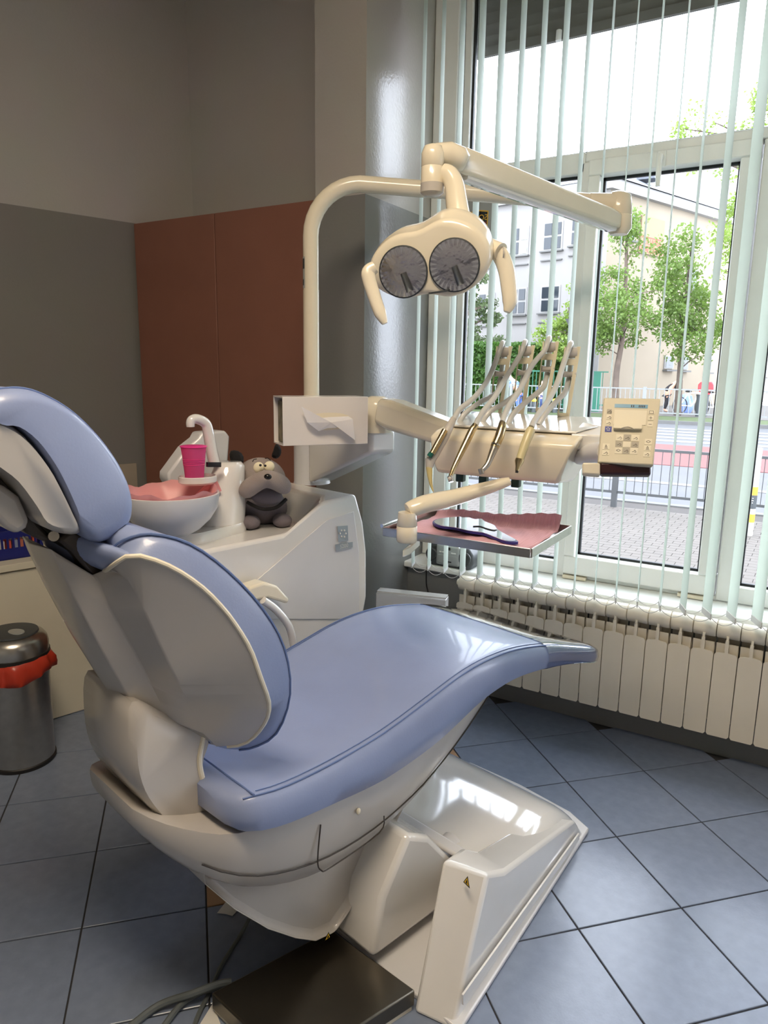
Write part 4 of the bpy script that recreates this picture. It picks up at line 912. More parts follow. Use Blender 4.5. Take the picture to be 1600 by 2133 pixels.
for n_, (x0, y0, x1, y1, m) in enumerate(keys):
    krect('key', x0, y0, x1, y1, m, .0010)
    if n_ in (10,): continue
    cx_, cy_ = (x0+x1)/2-(((y0+y1)/2)-700)*.085, (y0+y1)/2
    if n_ == 4: segs = [((-22, 0), (22, 0)), ((0, -22), (0, 22))]
    elif n_ == 5: segs = [((-22, 0), (22, 0))]
    elif n_ == 3: segs = [((-30, -18), (30, -18)), ((30, -18), (30, 18)), ((30, 18), (-30, 18)), ((-30, 18), (-30, -18))]
    elif n_ in (12, 17): segs = [((-32, 0), (0, -18)), ((0, -18), (32, 0)), ((32, 0), (0, 18)), ((0, 18), (-32, 0))]
    elif n_ in (15, 18): segs = [((0, -26), (16, 8)), ((16, 8), (-16, 8)), ((-16, 8), (0, -26)), ((-26, 26), (26, 26))]
    else: segs = [((-30, 16), (-4, 8)), ((-4, 8), (14, -12)), ((14, -12), (34, 14)), ((6, 22), (30, 22))]
    mb = MB()
    for p, q in segs: mb.tube([kxy(cx_+p[0], cy_+p[1], .0013), kxy(cx_+q[0], cy_+q[1], .0013)], .00045, 5)
    dt.part('key_symbol', mb, INK, parent=kp, kind='stuff')
krect('logo_square', 465, 660, 565, 742, LOGOB, .0010)
for k in range(5):
    q = math.pi/2+k*2*math.pi/5; dt.part('logo_petal', MB().ell(kxy(512+22*math.cos(q), 702-20*math.sin(q), .0014), (.0016, .0016, .0006), (CR, CD, pn_), 8, 6), PAPER, parent=kp)
dt.part('keypad_arm', MB().tube([np.array([xR-.02, yF+.10, zF-.045]), dep(1262, 940, 1.66)], .024, 14), GREYSHELL)
dt.part('grip_socket', MB().loft([[dep(x, y, 1.64)+pn_*d for x, y in ((xx, 966+(xx-1215)*.02), (xx, 990+(xx-1215)*.08))for d in ((-.012, .012) if y < 980 else (.012, -.012))] for xx in (1213, 1250)]), CREAM, bevel=.004)
dt.part('grip', MB().loft([[dep(x, y, 1.64)+pn_*d for x, y in ((xx, 966+(xx-1250)*.04), (xx, 991+(xx-1250)*.01)) for d in ((-.013, .013) if y < 981 else (.013, -.013))] for xx in (1250, 1355)]), MAROON, bevel=.005, seg=3)
# hose brackets
ptr = [(1046, 727), (1093, 725), (1143, 717), (1188, 728)]
yB = yF+.235
for k, (px_, py_) in enumerate(ptr):
    D0 = 2.02-.045*k
    def Q(dx, dy, dd=0.): return dep(px_+dx, py_+dy, D0+dd)
    bk_ = dt.part('hose_bracket', MB().prism([Q(-15, -5, .005), Q(18, -5, .005), Q(14, 55, .005), Q(-18, 55, .005)], [Q(-15, -5, .045), Q(18, -5, .045), Q(14, 55, .045), Q(-18, 55, .045)]) if False else
        MB().prism([Q(14, -6), Q(22, -6), Q(-2, 140), Q(-10, 140)], [Q(14, -6, .03), Q(22, -6, .03), Q(-2, 140, .03), Q(-10, 140, .03)]).prism([Q(-12, -6), Q(-9, -6), Q(-24, 140), Q(-27, 140)], [Q(-12, -6, .03), Q(-9, -6, .03), Q(-24, 140, .03), Q(-27, 140, .03)]).prism([Q(-14, 20), Q(12, 20), Q(10, 33), Q(-16, 33)], [Q(-14, 20, .02), Q(12, 20, .02), Q(10, 33, .02), Q(-16, 33, .02)]).prism([Q(-27, 132), Q(-4, 132), Q(-4, 139), Q(-27, 139)], [Q(-27, 132, .03), Q(-4, 132, .03), Q(-4, 139, .03), Q(-27, 139, .03)]), PANELG, bevel=.001)
    dt.part('pulley', MB().tube([Q(-8, 6, .008), Q(12, 6, .008)], .014, 16), SHELL, parent=bk_)
    dt.part('roller', MB().tube([Q(-15, 51, .008), Q(-2, 52, .008), Q(11, 51, .008)], [.009, .006, .009], 12), SHELL, parent=bk_)
# handpieces, each with its hose
def hose(t, pts, r=.0072): t.part('hose', MB().tube(smoothpoly([dep(x, y, D) for x, y, D in pts], 6), r, 10), HOSE, smooth=60)
def tool(label, base, cat='handpiece', nm='handpiece'): return Thing(nm, label, cat, dep(*base), group='instruments hanging in the delivery table')
h1 = tool('air-water syringe with green button and long curved tip in the table holder', (897, 1000, 1.78), 'syringe', 'syringe')
hose(h1, [(944, 876, 1.80), (958, 853, 1.83), (990, 826, 1.88), (1018, 788, 1.95), (1037, 741, 1.996), (1043, 725, 2.003), (1047, 714, 2.024), (1048, 718, 2.046), (1048, 745, 2.072), (1045, 775, 2.060), (1040, 801, 2.036), (1033, 819, 2.006), (1000, 838, 1.95), (968, 862, 1.92), (953, 888, 1.92)])
body_ = h1.part('grip', MB().tube([dep(945, 872, 1.80), dep(936, 890, 1.79), dep(928, 905, 1.785), dep(905, 945, 1.775), dep(897, 958, 1.77)], [.008, .0105, .0125, .0125, .0115], 14), SHELL, smooth=60)
h1.part('trigger_plate', MB().tube([dep(927, 896, 1.768), dep(900, 945, 1.757)], .0075, 10), BRASSY, parent=body_)
h1.part('button', MB().tube([dep(899, 944, 1.753), dep(894, 951, 1.753)], .007, 10), GREENB, parent=body_)
h1.part('nose', MB().tube([dep(897, 957, 1.768), dep(894, 975, 1.765)], [.0135, .0085], 12), SHELL)
h1.part('tip', MB().tube(smoothpoly([dep(894, 973, 1.765), dep(896, 995, 1.762), dep(899, 1013, 1.76), dep(903, 1024, 1.758)], 4), [.0085, .008, .0074, .0068, .006, .0052, .0046, .004, .0034, .0028, .0024, .002, .0016], 10), mat('tip_olive', (196, 180, 124), rough=.4), smooth=60)
h2 = tool('slim straight turbine handpiece with small angled head', (937, 1000, 1.76))
hose(h2, [(990, 888, 1.76), (1003, 862, 1.79), (1030, 828, 1.84), (1052, 790, 1.90), (1084, 739, 1.951), (1090, 723, 1.958), (1094, 712, 1.979), (1095, 716, 2.001), (1095, 743, 2.027), (1092, 773, 2.015), (1087, 799, 1.991), (1080, 817, 1.961), (1050, 840, 1.92), (1020, 858, 1.90), (1002, 885, 1.90)])
h2.part('barrel', MB().tube([dep(991, 886, 1.76), dep(984, 895, 1.755), dep(972, 920, 1.75), dep(957, 950, 1.74), dep(945, 975, 1.73), dep(938, 993, 1.725)], [.0085, .0092, .009, .0075, .006, .005], 14), BRASSY, smooth=60)
h2.part('head', MB().tube([dep(937, 992, 1.725), dep(940, 1004, 1.722)], [.0068, .006], 12), CHROME, smooth=60)
h2.part('burr_cap', MB().ell(dep(937, 997, 1.716), (.005, .005, .005)), SHELL)
h3 = tool('contra-angle handpiece with bent silver neck in the third holder', (1015, 980, 1.73))
hose(h3, [(1046, 880, 1.72), (1058, 850, 1.76), (1085, 808, 1.82), (1108, 762, 1.88), (1134, 731, 1.906), (1140, 715, 1.913), (1144, 704, 1.934), (1145, 708, 1.956), (1145, 735, 1.982), (1142, 765, 1.970), (1137, 791, 1.946), (1130, 809, 1.916), (1095, 838, 1.89), (1070, 862, 1.87), (1058, 885, 1.86)])
h3.part('motor', MB().tube([dep(1047, 882, 1.72), dep(1046, 890, 1.715), dep(1040, 910, 1.71), dep(1030, 932, 1.705)], [.0095, .0105, .0115, .0105], 14), BRASSY, smooth=60)
h3.part('neck', MB().tube(smoothpoly([dep(1031, 930, 1.705), dep(1023, 950, 1.70), dep(1015, 968, 1.695), dep(1004, 980, 1.69)], 4), [.0098, .0095, .009, .0085, .008, .0075, .0072, .007, .0068, .0062, .0058, .0055, .005], 14), STEEL, smooth=60)
h3.part('head', MB().tube([dep(1001, 976, 1.688), dep(1004, 988, 1.688)], .0062, 12), STEEL)
h3.part('band', MB().tube([dep(1033.5, 924, 1.705), dep(1032.5, 927, 1.705)], .0115, 14), CHROME)
h4 = tool('cream scaler handpiece ending in a brass cone without a tip', (1085, 985, 1.70))
hose(h4, [(1107, 890, 1.68), (1118, 868, 1.70), (1140, 838, 1.75), (1160, 800, 1.80), (1179, 742, 1.861), (1185, 726, 1.868), (1189, 715, 1.889), (1190, 719, 1.911), (1190, 746, 1.937), (1187, 776, 1.925), (1182, 802, 1.901), (1175, 820, 1.871), (1160, 835, 1.86), (1138, 860, 1.83), (1122, 885, 1.82)])
h4.part('handle', MB().tube([dep(1107, 893, 1.68), dep(1104, 900, 1.678), dep(1094, 925, 1.672), dep(1083, 957, 1.665)], [.0095, .0115, .0105, .0095], 14), mat('scaler_cream', (206, 194, 148), rough=.3), smooth=60)
h4.part('cone', MB().tube([dep(1083, 957, 1.665), dep(1081.5, 962, 1.664), dep(1079, 972, 1.662), dep(1077, 981, 1.66)], [.0105, .0105, .006, .0042], 14), BRASSY, smooth=60)
h4.part('port', MB().tube([dep(1077, 981, 1.66), dep(1076.5, 985, 1.66)], .0036, 10), DARK)
# ================================================================== tray with arm
tz = 1.052
trc = [fl(x, y, tz) for x, y in ((808, 1103), (902, 1062), (1194, 1098), (1100, 1145))]
tx0, tx1 = (trc[0][0]+trc[1][0])/2, (trc[2][0]+trc[3][0])/2; ty0, ty1 = (trc[0][1]+trc[3][1])/2, (trc[1][1]+trc[2][1])/2
tr = Thing('tray_table', 'square steel instrument tray on a cream swing arm below the delivery table', 'tray', ((tx0+tx1)/2, (ty0+ty1)/2, tz-.02))
tr.part('tray_bottom', MB().bb(tx0, tx1, ty0, ty1, tz-.018, tz-.015), STEEL)
for nm, a_ in (('rim', (tx0, tx1, ty0-.004, ty0)), ('rim', (tx0, tx1, ty1, ty1+.004)), ('rim', (tx0-.004, tx0, ty0, ty1)), ('rim', (tx1, tx1+.004, ty0, ty1))):
    tr.part(nm, MB().bb(*a_, tz-.018, tz+.004), STEEL, bevel=.001)
tr.part('side_rail', MB().tube([(tx0-.012, ty0+.01, tz+.004), (tx0-.012, ty1-.01, tz+.004)], .005, 10), CHROME)
sa0 = dep(1062, 1002, 1.74); sa1 = dep(852, 1063, 1.70)
mid_ = dep(950, 1035, 1.74)
tr.part('swing_arm', MB().tube(smoothpoly([sa0, mid_, dep(885, 1050, 1.71), dep(850, 1064, 1.70)], 5), [.010, .013, .015, .017, .019, .020, .021, .022, .022, .022, .022, .0215, .021, .0205, .020, .018], 16, flat=1.2), CREAM, smooth=60)
sv = dep(848, 1095, 1.70); 
tr.part('stem', MB().lathe(np.array([sv[0], sv[1], 0]), [(.022, dep(848, 1130, 1.70)[2]), (.0245, dep(848, 1127, 1.70)[2]), (.0245, dep(848, 1096, 1.70)[2]), (.0235, dep(848, 1095, 1.70)[2]), (.0245, dep(848, 1094, 1.70)[2]), (.0215, dep(848, 1066, 1.70)[2])], 24), CREAM, smooth=50)
tr.part('stem_bracket', MB().box8([np.array([x, y, z]) for z in (tz-.040, tz-.018) for x, y in ((sv[0], sv[1]-.02), (tx0+.09, ty0-.012), (tx0+.09, ty0+.03), (sv[0], sv[1]+.02))]), CREAM, bevel=.004)
# pink paper bib on the tray, slightly rucked
nx_, ny_ = 40, 28; V = []; Fq = []
for j in range(ny_+1):
    for i in range(nx_+1):
        u, v = i/nx_, j/ny_; z = tz-.0125+.004*math.sin(9*u+3*v)*math.sin(4*v+1)+.0015*math.sin(60*u+20*v*v)
        lift = .040*max(0, (v-.86)/.14)**1.3*(.35+.65*u)
        z += .0042+lift; V.append((tx0+.012+(tx1-tx0-.03)*u, ty0+.008+(ty1-ty0-.016)*v-(.012*max(0, (v-.9)/.1)), z))
for j in range(ny_):
    for i in range(nx_): k = j*(nx_+1)+i; Fq.append((k, k+1, k+nx_+2, k+nx_+1))
bib = solo('paper_bib', MB().add(V, Fq), PINKBIB, 'pink ribbed paper bib spread over the steel tray', 'bib', smooth=60)
md = bib.modifiers.new('solid', 'SOLIDIFY'); md.thickness = .0008
nt = PINKBIB.node_tree; wv = nt.nodes.new('ShaderNodeTexWave'); wv.inputs['Scale'].default_value = 55; bp = nt.nodes.new('ShaderNodeBump'); bp.inputs['Strength'].default_value = .5; bp.inputs['Distance'].default_value = .002
tcn = nt.nodes.new('ShaderNodeTexCoord'); nt.links.new(tcn.outputs['Object'], wv.inputs['Vector']); nt.links.new(wv.outputs['Fac'], bp.inputs['Height']); nt.links.new(bp.outputs['Normal'], nt.nodes['Principled BSDF'].inputs['Normal'])
# hand mirror
mo = [(901, 1087), (915, 1080), (945, 1077), (975, 1075), (998, 1077), (1010, 1086), (1030, 1094), (1036, 1102), (1050, 1111), (1078, 1126), (1074, 1129), (1055, 1128), (1030, 1119), (1005, 1110), (975, 1106), (945, 1099), (915, 1095)]
mz = tz+.004
def mring(z, s): 
    P = smoothpoly([fl(x, y, mz) for x, y in mo], 3, True); c = np.mean(P, axis=0); return [np.array([c[0]+(p[0]-c[0])*s, c[1]+(p[1]-c[1])*s, z]) for p in P]
hm = Thing('hand_mirror', 'face-shaped hand mirror with navy edge lying on the pink bib', 'mirror', (np.mean(mring(mz, 1), axis=0)[0], np.mean(mring(mz, 1), axis=0)[1], mz-.006))
hm.part('frame', MB().loft([mring(mz-.006, 1), mring(mz, 1)]), NAVY)
hm.part('glass', MB().loft([mring(mz, .965), mring(mz+.0012, .965)]), MIRROR, smooth=0)
sl_ = smoothpoly([fl(x, y, mz+.0014) for x, y in ((986, 1097), (1000, 1097), (1015, 1102), (1028, 1105), (1034, 1104))], 4)
hm.part('cutout', MB().tube(sl_, .0022, 6, flat=1), CHAR)
# ================================================================== radio on the sill
rc = np.array([*wy(948, 1160, 2.925)[:2], .572])
ra = Thing('radio', 'silver and charcoal portable radio on the window sill', 'radio', rc)
def radring(y, s, dz=0): 
    pr = [(-.105, .0), (-.118, .03), (-.115, .07), (-.095, .098), (-.05, .108), (.0, .11), (.05, .108), (.095, .098), (.115, .07), (.118, .03), (.105, 0)]
    return [rc+np.array([x*s, y, z*(.55+.45*s)]) for x, z in pr]
ra.part('case', MB().loft([radring(-.075, .86), radring(-.06, 1), radring(.05, 1), radring(.07, .8)]), CHAR, bevel=.006)
ra.part('front_panel', MB().bb(rc[0]-.058, rc[0]+.058, rc[1]-.082, rc[1]-.060, .582, .675), SILVER, bevel=.008, seg=3)
ra.part('cassette_door', MB().bb(rc[0]-.048, rc[0]+.048, rc[1]-.0845, rc[1]-.081, .592, .630), SILVER, bevel=.003)
ra.part('door_slot', MB().bb(rc[0]-.018, rc[0]+.022, rc[1]-.086, rc[1]-.0845, .599, .604), DARK)
ra.part('display', MB().bb(rc[0]-.012, rc[0]+.014, rc[1]-.084, rc[1]-.081, .655, .668), DARK)
for x in (-.035, -.02, .024, .036): ra.part('button', MB().bb(rc[0]+x-.006, rc[0]+x+.006, rc[1]-.085, rc[1]-.081, .640, .646), PVC, bevel=.002)
for sg in (-1, 1): ra.part('speaker', MB().lathe(rc+np.array([sg*.082, -.072, .052]), [(.030, 0), (.030, .006), (.024, .009), (.008, .005)], 24, (np.array([1., 0, 0]), UZ, np.array([0, -1., 0]))), CHAR)
rp_ = smoothpoly([rc+np.array([-.10, -.03, .02]), wy(890, 1180, 2.81), wy(888, 1215, 2.86), wy(893, 1242, 2.865), wy(897, 1300, 2.865)], 6)
ra.part('power_cord', MB().tube(rp_, .003, 6), DARK)
# pale panel leaning by the column
pp = [wy(850, 1262, 2.62), wy(930, 1238, 2.62)]
bx1 = wy(935, 1241, 2.60); bx0 = wy(845, 1262, 2.40)
d_ = np.array([bx0[0]-bx1[0], bx0[1]-bx1[1], 0]); d_ = unit(np.array([-.97, -.25, 0])); nrm_ = np.array([-d_[1], d_[0], 0])
t_ = Thing('pipe_casing', 'low pale boxed pipe casing beside the column foot', 'casing', (bx1+d_*.12)*np.array([1, 1, 0]))
zz = bx1[2]
t_.part('box', MB().box8([np.array([*(bx1+d_*a_+nrm_*b_)[:2], z]) for z in (0, zz) for a_, b_ in ((0, 0), (.30, 0), (.30, .06), (0, .06))]), GREYSHELL, bevel=.004)
t_.part('lid', MB().box8([np.array([*(bx1+d_*a_+nrm_*b_)[:2], z]) for z in (zz, zz+.006) for a_, b_ in ((.002, .002), (.298, .002), (.298, .05), (.002, .05))]), WHITE)
# ================================================================== waste bin
bc_ = fl(48, 1580, 0); br_ = .112; kz = lambda y: wy(60, y, bc_[1])[2]
bn = Thing('waste_bin', 'brushed steel pedal bin with domed lid and red liner bag', 'bin', bc_)
hb_ = .50
bn.part('foot_ring', MB().lathe(bc_, [(br_+.002, 0), (br_+.004, .004), (br_+.004, .014), (br_, .018)], 48), DARK)
bn.part('can', MB().lathe(bc_, [(br_, .016), (br_+.002, .30), (br_+.004, .405)], 48), STEEL, smooth=50)
rings = []
for k, (r, z) in enumerate(((.006, .345), (.014, .352), (.016, .372), (.014, .395), (.011, .415), (.004, .42))):
    rings.append([bc_+np.array([math.cos(q), math.sin(q), 0])*(br_+r+(.010*abs(math.sin(4.5*q+.6))+.006*math.sin(13*q+k)) * (1 if 0 < k < 4 else .3))+UZ*(z+.012*math.sin(3*q+k*.2)*(1 if k < 3 else .2)) for q in np.linspace(0, 2*math.pi, 72, endpoint=False)])
bn.part('liner_bag', MB().loft(rings, cap=False), REDBAG, smooth=60)
bn.part('lid_band', MB().lathe(bc_, [(br_+.006, .412), (br_+.010, .414), (br_+.010, .428), (br_+.006, .430)], 48), DARK)
lid = bn.part('lid', MB().lathe(bc_, [(br_+.007, .428), (br_+.008, .455), (br_+.004, .475), (br_-.008, .492), (br_-.03, .500), (.01, .506)], 48), STEEL, smooth=60)
bn.part('lid_flap', MB().lathe(bc_+UZ*.4985, [(br_-.022, 0), (br_-.024, .006), (.01, .0105)], 40), CHAR, parent=lid, smooth=60)
bn.part('push_button', MB().lathe(bc_+UZ*.508+np.array([.03, .0, 0]), [(.034, -.002), (.033, .001), (.002, .002)], 32, sx=1.0, sy=.7), SILVER, parent=lid)
# basket of small things on the cabinet
bq = cf-LW*.72-LN*.20+UZ*.690; 
px0 = O+ray(40, 1165)*1.0
r_ = ray(92, 1155); tt_ = (.690-O[2])/r_[2]; bcn = O+r_*tt_       # right-hand front foot of the basket
bk2 = Thing('plastic_basket', 'dark blue slotted plastic basket of small packets on the low cabinet', 'basket', bcn-LW*.14-LN*.10)
hB = .115
def bsk(s0, s1, n0, n1, z0, z1): return MB().box8([bcn-LW*s-LN*n_+UZ*(z-bcn[2]) for z in (z0, z1) for s, n_ in ((s0, n0), (s1, n0), (s1, n1), (s0, n1))])
z0 = .690
bk2.part('floor', bsk(0, .30, 0, .20, z0, z0+.004), BASKET)
for nm, ar in (('front_lower', (0, .30, 0, .004, z0, z0+.045)), ('front_rim', (0, .30, 0, .006, z0+.085, z0+hB)), ('back_wall', (0, .30, .196, .20, z0, z0+hB)), ('end_wall', (0, .004, 0, .20, z0, z0+hB)), ('end_wall', (.296, .30, 0, .20, z0, z0+hB))):
    bk2.part(nm, bsk(*ar), BASKET)
for k in range(15): bk2.part('slat', bsk(.004+.0205*k, .012+.0205*k, 0, .004, z0+.045, z0+.085), BASKET)
pk = [mat('packet_%d' % k, c, rough=.5) for k, c in enumerate(((214, 92, 70), (226, 220, 214), (200, 120, 96), (150, 160, 190)))]
for k in range(11):
    solo('small_packet', bsk(.02+.024*k, .036+.024*k, .012, .06, z0+.004, z0+.074), pk[k % 4], ('red', 'white', 'orange', 'pale blue')[k % 4]+' upright packet inside the blue basket', 'packet', group=('red', 'white', 'orange', 'pale blue')[k % 4]+' packets in the blue basket')
# ================================================================== across the street
BWALL = mat('render_white', (120, 117, 114), rough=.9, var=.03, scale=1)
BCREAM = mat('render_cream', (123, 112, 96), rough=.9, var=.03, scale=1)
ROOFM = mat('roof_slate', (82, 85, 91), rough=.7)
WFR = mat('far_window_frame', (121, 119, 116), rough=.6)
WGL = mat('far_window_glass', (37, 42, 47), rough=.1, var=0)
fd = np.array([math.sin(math.radians(100)), math.cos(math.radians(100)), 0]); fn = np.array([fd[1], -fd[0], 0])
P0 = dep(1200, 600, 31)
def fac(x, y, off=0.):
    d = ray(x, y); return O+d*(((P0+fn*off-O)@fn)/(d@fn))
cor = fac(1257, 600); lft = fac(560, 600); gz = -.08
zr_ = fac(1257, 378)[2]
apt = Thing('school_building', 'white rendered school building with grey roof across the street', 'building', np.array([*((cor+lft)/2)[:2], gz]))
rd = np.array([.33, .945, 0]); rn = np.array([.945, -.33, 0])
far = cor+rd*26
def col_(p, z): return np.array([p[0], p[1], z])
bk1, bk2_ = lft-fn*9, cor-fn*9
apt.part('street_wall', MB().box8([col_(p, gz) for p in (lft, cor, cor-fn*.4, lft-fn*.4)]+[col_(p, zr_) for p in (lft, cor, cor-fn*.4, lft-fn*.4)]), BWALL)
apt.part('side_wall', MB().box8([col_(p, gz) for p in (cor-rn*.01, far, far-rn*.4, cor-rn*.4)]+[col_(p, zr_) for p in (cor-rn*.01, far, far-rn*.4, cor-rn*.4)]), BCREAM)
apt.part('cornice', MB().box8([col_(p, zr_-.35) for p in (lft+fn*.25, cor+fn*.25+fd*.2, far+rn*.3, far-rn*.2)]+[col_(p, zr_+.05) for p in (lft+fn*.25, cor+fn*.25+fd*.2, far+rn*.3, far-rn*.2)]), WFR)
apt.part('roof', MB().add([col_(lft+fn*.3, zr_+.05), col_(cor+fn*.3+fd*.3, zr_+.05), col_(far+rn*.3, zr_+.05), col_(lft-fn*8, zr_+2.2), col_(cor-fn*6-fd*3, zr_+2.4), col_(far-rn*5, zr_+2.4)], [(0, 1, 4, 3), (1, 2, 5, 4), (0, 3, 5, 2), (3, 4, 5)]), ROOFM, smooth=0)
apt.part('chimney', MB().box(col_(cor-fn*2+rd*3-fd*1, zr_+1.6), (.8, .8, 1.2)), ROOFM)
apt.part('plinth', MB().box8([col_(p, gz) for p in (lft+fn*.08, cor+fn*.08, cor, lft)]+[col_(p, gz+.45) for p in (lft+fn*.08, cor+fn*.08, cor, lft)]), mat('plinth_grey', (128, 122, 118), rough=.9))
def fwin(x0, y0, x1, y1, P=None, curtain=False):
    a0, a1 = fac(x0, (y0+y1)/2), fac(x1, (y0+y1)/2); zt, zb = fac((x0+x1)/2, y0)[2], fac((x0+x1)/2, y1)[2]
    L = np.linalg.norm((a1-a0)[:2]); c = (a0+a1)/2; c[2] = (zt+zb)/2; h = zt-zb; axs = (fd, fn, UZ)
    f = apt.part('window', MB().box(c-fn*.02, (L, .10, h), axs), WFR)
    for i in (-1, 1):
        for j, hh in ((.25, .42), (-.25, .42)):
            apt.part('pane', MB().box(c+fd*i*L*.235+UZ*j*h*.98+fn*.045, (L*.36, .03, h*.41), axs), mat('curtain_green', (178, 190, 168), rough=.8) if (curtain and i > 0 and 'curtain_green' not in MATS) else (MATS['curtain_green'] if curtain and i > 0 else WGL), parent=f)
    for i in (-1, 1): pass
    apt.part('sill', MB().box(c-UZ*(h/2+.05)+fn*.08, (L*1.15, .2, .06), axs), KERB, parent=f)
    apt.part('apron', MB().box(c-UZ*(h/2+.42)+fn*.04, (L*1.08, .1, .05), axs), KERB, parent=f)
for w4 in ((1065, 473, 1102, 532, None, True), (1132, 462, 1173, 521), (1062, 600, 1097, 655), (1126, 595, 1167, 651), (996, 611, 1031, 661, None, True), (998, 478, 1033, 540), (930, 500, 962, 548), (930, 618, 962, 668), (1190, 452, 1228, 510), (1186, 590, 1224, 645)):
    fwin(*w4)
# cream side wing: windows, name board
def sid(x, y, off=0.):
    d = ray(x, y); return O+d*(((cor+rn*off-O)@rn)/(d@rn))
for x0, y0, x1, y1 in ((1383, 741, 1402, 768), (1416, 742, 1432, 770), (1468, 742, 1480, 774), (1583, 770, 1600, 786), (1308, 445, 1322, 500), (1436, 560, 1450, 610)):
    a0, a1 = sid(x0, (y0+y1)/2), sid(x1, (y0+y1)/2); zt, zb = sid((x0+x1)/2, y0)[2], sid((x0+x1)/2, y1)[2]
    c = (a0+a1)/2; c[2] = (zt+zb)/2; L = np.linalg.norm((a1-a0)[:2])
    f = apt.part('window', MB().box(c, (L, .12, zt-zb), (rd, rn, UZ)), WFR); apt.part('pane', MB().box(c+rn*.05, (L*.8, .06, (zt-zb)*.85), (rd, rn, UZ)), WGL, parent=f)
    apt.part('sill', MB().box(c-UZ*((zt-zb)/2+.08)+rn*.1, (L*1.1, .25, .08), (rd, rn, UZ)), KERB, parent=f)
bA, bB = sid(1335, 480, .05), sid(1383, 480, .05); zt, zb = sid(1360, 455)[2], sid(1360, 533)[2]
nb = Thing('name_board', 'cream board with red lettering on the school side wall', 'sign', (bA+bB)/2*np.array([1, 1, 0])+UZ*zb)
Ln = np.linalg.norm((bB-bA)[:2]); cn = (bA+bB)/2; cn[2] = (zt+zb)/2
nb.part('board', MB().box(cn, (Ln, .06, zt-zb), (rd, rn, UZ)), mat('board_cream', (123, 104, 79), rough=.8))
REDL = mat('red_lettering', (176, 62, 48), rough=.7, var=0)
for k, (tx, sz) in enumerate((('JULIANA', .21), ('NIEMCEWICZA', .205))):
    nb.part('lettering', text_mb(tx, cn+rn*.04+UZ*((zt-zb)*(-.17-.24*k))-rd*(-Ln*.0), rd, UZ, Ln*sz*1.0*(1 if k == 0 else .78)), REDL, smooth=0)
for k in range(2): nb.part('rule', MB().box(cn+rn*.035+UZ*((zt-zb)*(-.05-.245*k)), (Ln*.98, .02, .03), (rd, rn, UZ)), REDL)
# pale taller block behind
pb2 = dep(1425, 500, 62); ob = Thing('far_block', 'tall pale apartment block behind the school', 'building', pb2*np.array([1, 1, 0])+UZ*gz)
zq = dep(1420, 352, 60)[2]
ob.part('wall', MB().box(pb2*np.array([1, 1, 0])-X_*2+UZ*(zq/2), (11, 6, zq), (fd, fn, UZ)), mat('pale_block', (108, 104, 103), rough=.9))
ob.part('roof_edge', MB().box(pb2*np.array([1, 1, 0])-X_*2+UZ*(zq+.1), (11.3, 6.3, .25), (fd, fn, UZ)), KERB)
# trees
BARK = mat('bark', (82, 70, 61), rough=.95, var=.2, scale=3)
def leafmat(nm, rgb): return translucent(nm, rgb, .45, .6)
LEAF = [leafmat('leaf_bright', (109, 131, 54)), leafmat('leaf_mid', (94, 117, 51)), leafmat('leaf_dark', (69, 93, 47)), leafmat('leaf_spruce', (78, 93, 57)), leafmat('leaf_hedge', (60, 93, 29))]
def leaves(clumps, per, size, flat=.8):
    """clumps: (centre, radius)"""
    cs = []; 
    for c, r in clumps:
        n_ = per; u = rng.normal(size=(n_, 3)); u /= np.linalg.norm(u, axis=1)[:, None]; rr = r*rng.random(n_)**.45
        cs.append(np.array(c)+u*rr[:, None]*np.array([1, 1, flat]))
    C = np.concatenate(cs); N = len(C); a = rng.normal(size=(N, 3)); a /= np.linalg.norm(a, axis=1)[:, None]
    b = np.cross(a, rng.normal(size=(N, 3))); b /= np.linalg.norm(b, axis=1)[:, None]; s_ = size*(.6+.8*rng.random(N))[:, None]
    V = np.stack([C-a*s_, C+b*s_*.55, C+a*s_, C-b*s_*.55], 1).reshape(-1, 3)
    mb = MB(); mb.v = V.tolist(); mb.f = [(4*k, 4*k+1, 4*k+2, 4*k+3) for k in range(N)]; return mb
def tree(name, label, trunk, crown, D, lm, per=70, size=.10, r0=.14, seed=0, extra=(), rclump=.45, cat='tree'):
    """trunk: pixel points bottom to top; crown: (px, py, half width px, half height px, clumps)"""
    rg_ = np.random.default_rng(seed); k = D/F
    base = dep(*trunk[0], D); base[2] = gz
    t = Thing(name, label, cat, base, group=None)
    tp_ = smoothpoly([base]+[dep(x, y, D) for x, y in trunk[1:]], 4)
    tk = t.part('trunk', MB().tube(tp_, list(np.linspace(r0, r0*.25, len(tp_))), 10), BARK, smooth=60)
    cl = []; top = tp_[-1]
    for (cx_, cy_, hw_2, hh, n_) in crown:
        for _ in range(n_):
            while True:
                u = rg_.uniform(-1, 1, 3)
                if u@u < 1: break
            c = dep(cx_+u[0]*hw_2, cy_+u[1]*hh, D+u[2]*hw_2*k)
            cl.append((c, rclump*(.7+.6*rg_.random())))
    for j, (c, r) in enumerate(cl):
        if j % 3 == 0:
            cand_ = [p for p in tp_ if p[2] < c[2]-.2] or [tp_[1]]
            s_ = min(cand_, key=lambda p: np.linalg.norm(p-c)); m_ = (s_+c)/2+UZ*.08
            t.part('branch', MB().tube(smoothpoly([s_, m_, c], 3), list(np.linspace(r0*.22, r0*.05, 7)), 5), BARK, parent=tk)
    t.part('foliage', leaves(cl, per, size), lm, kind='stuff', smooth=0)
    return t
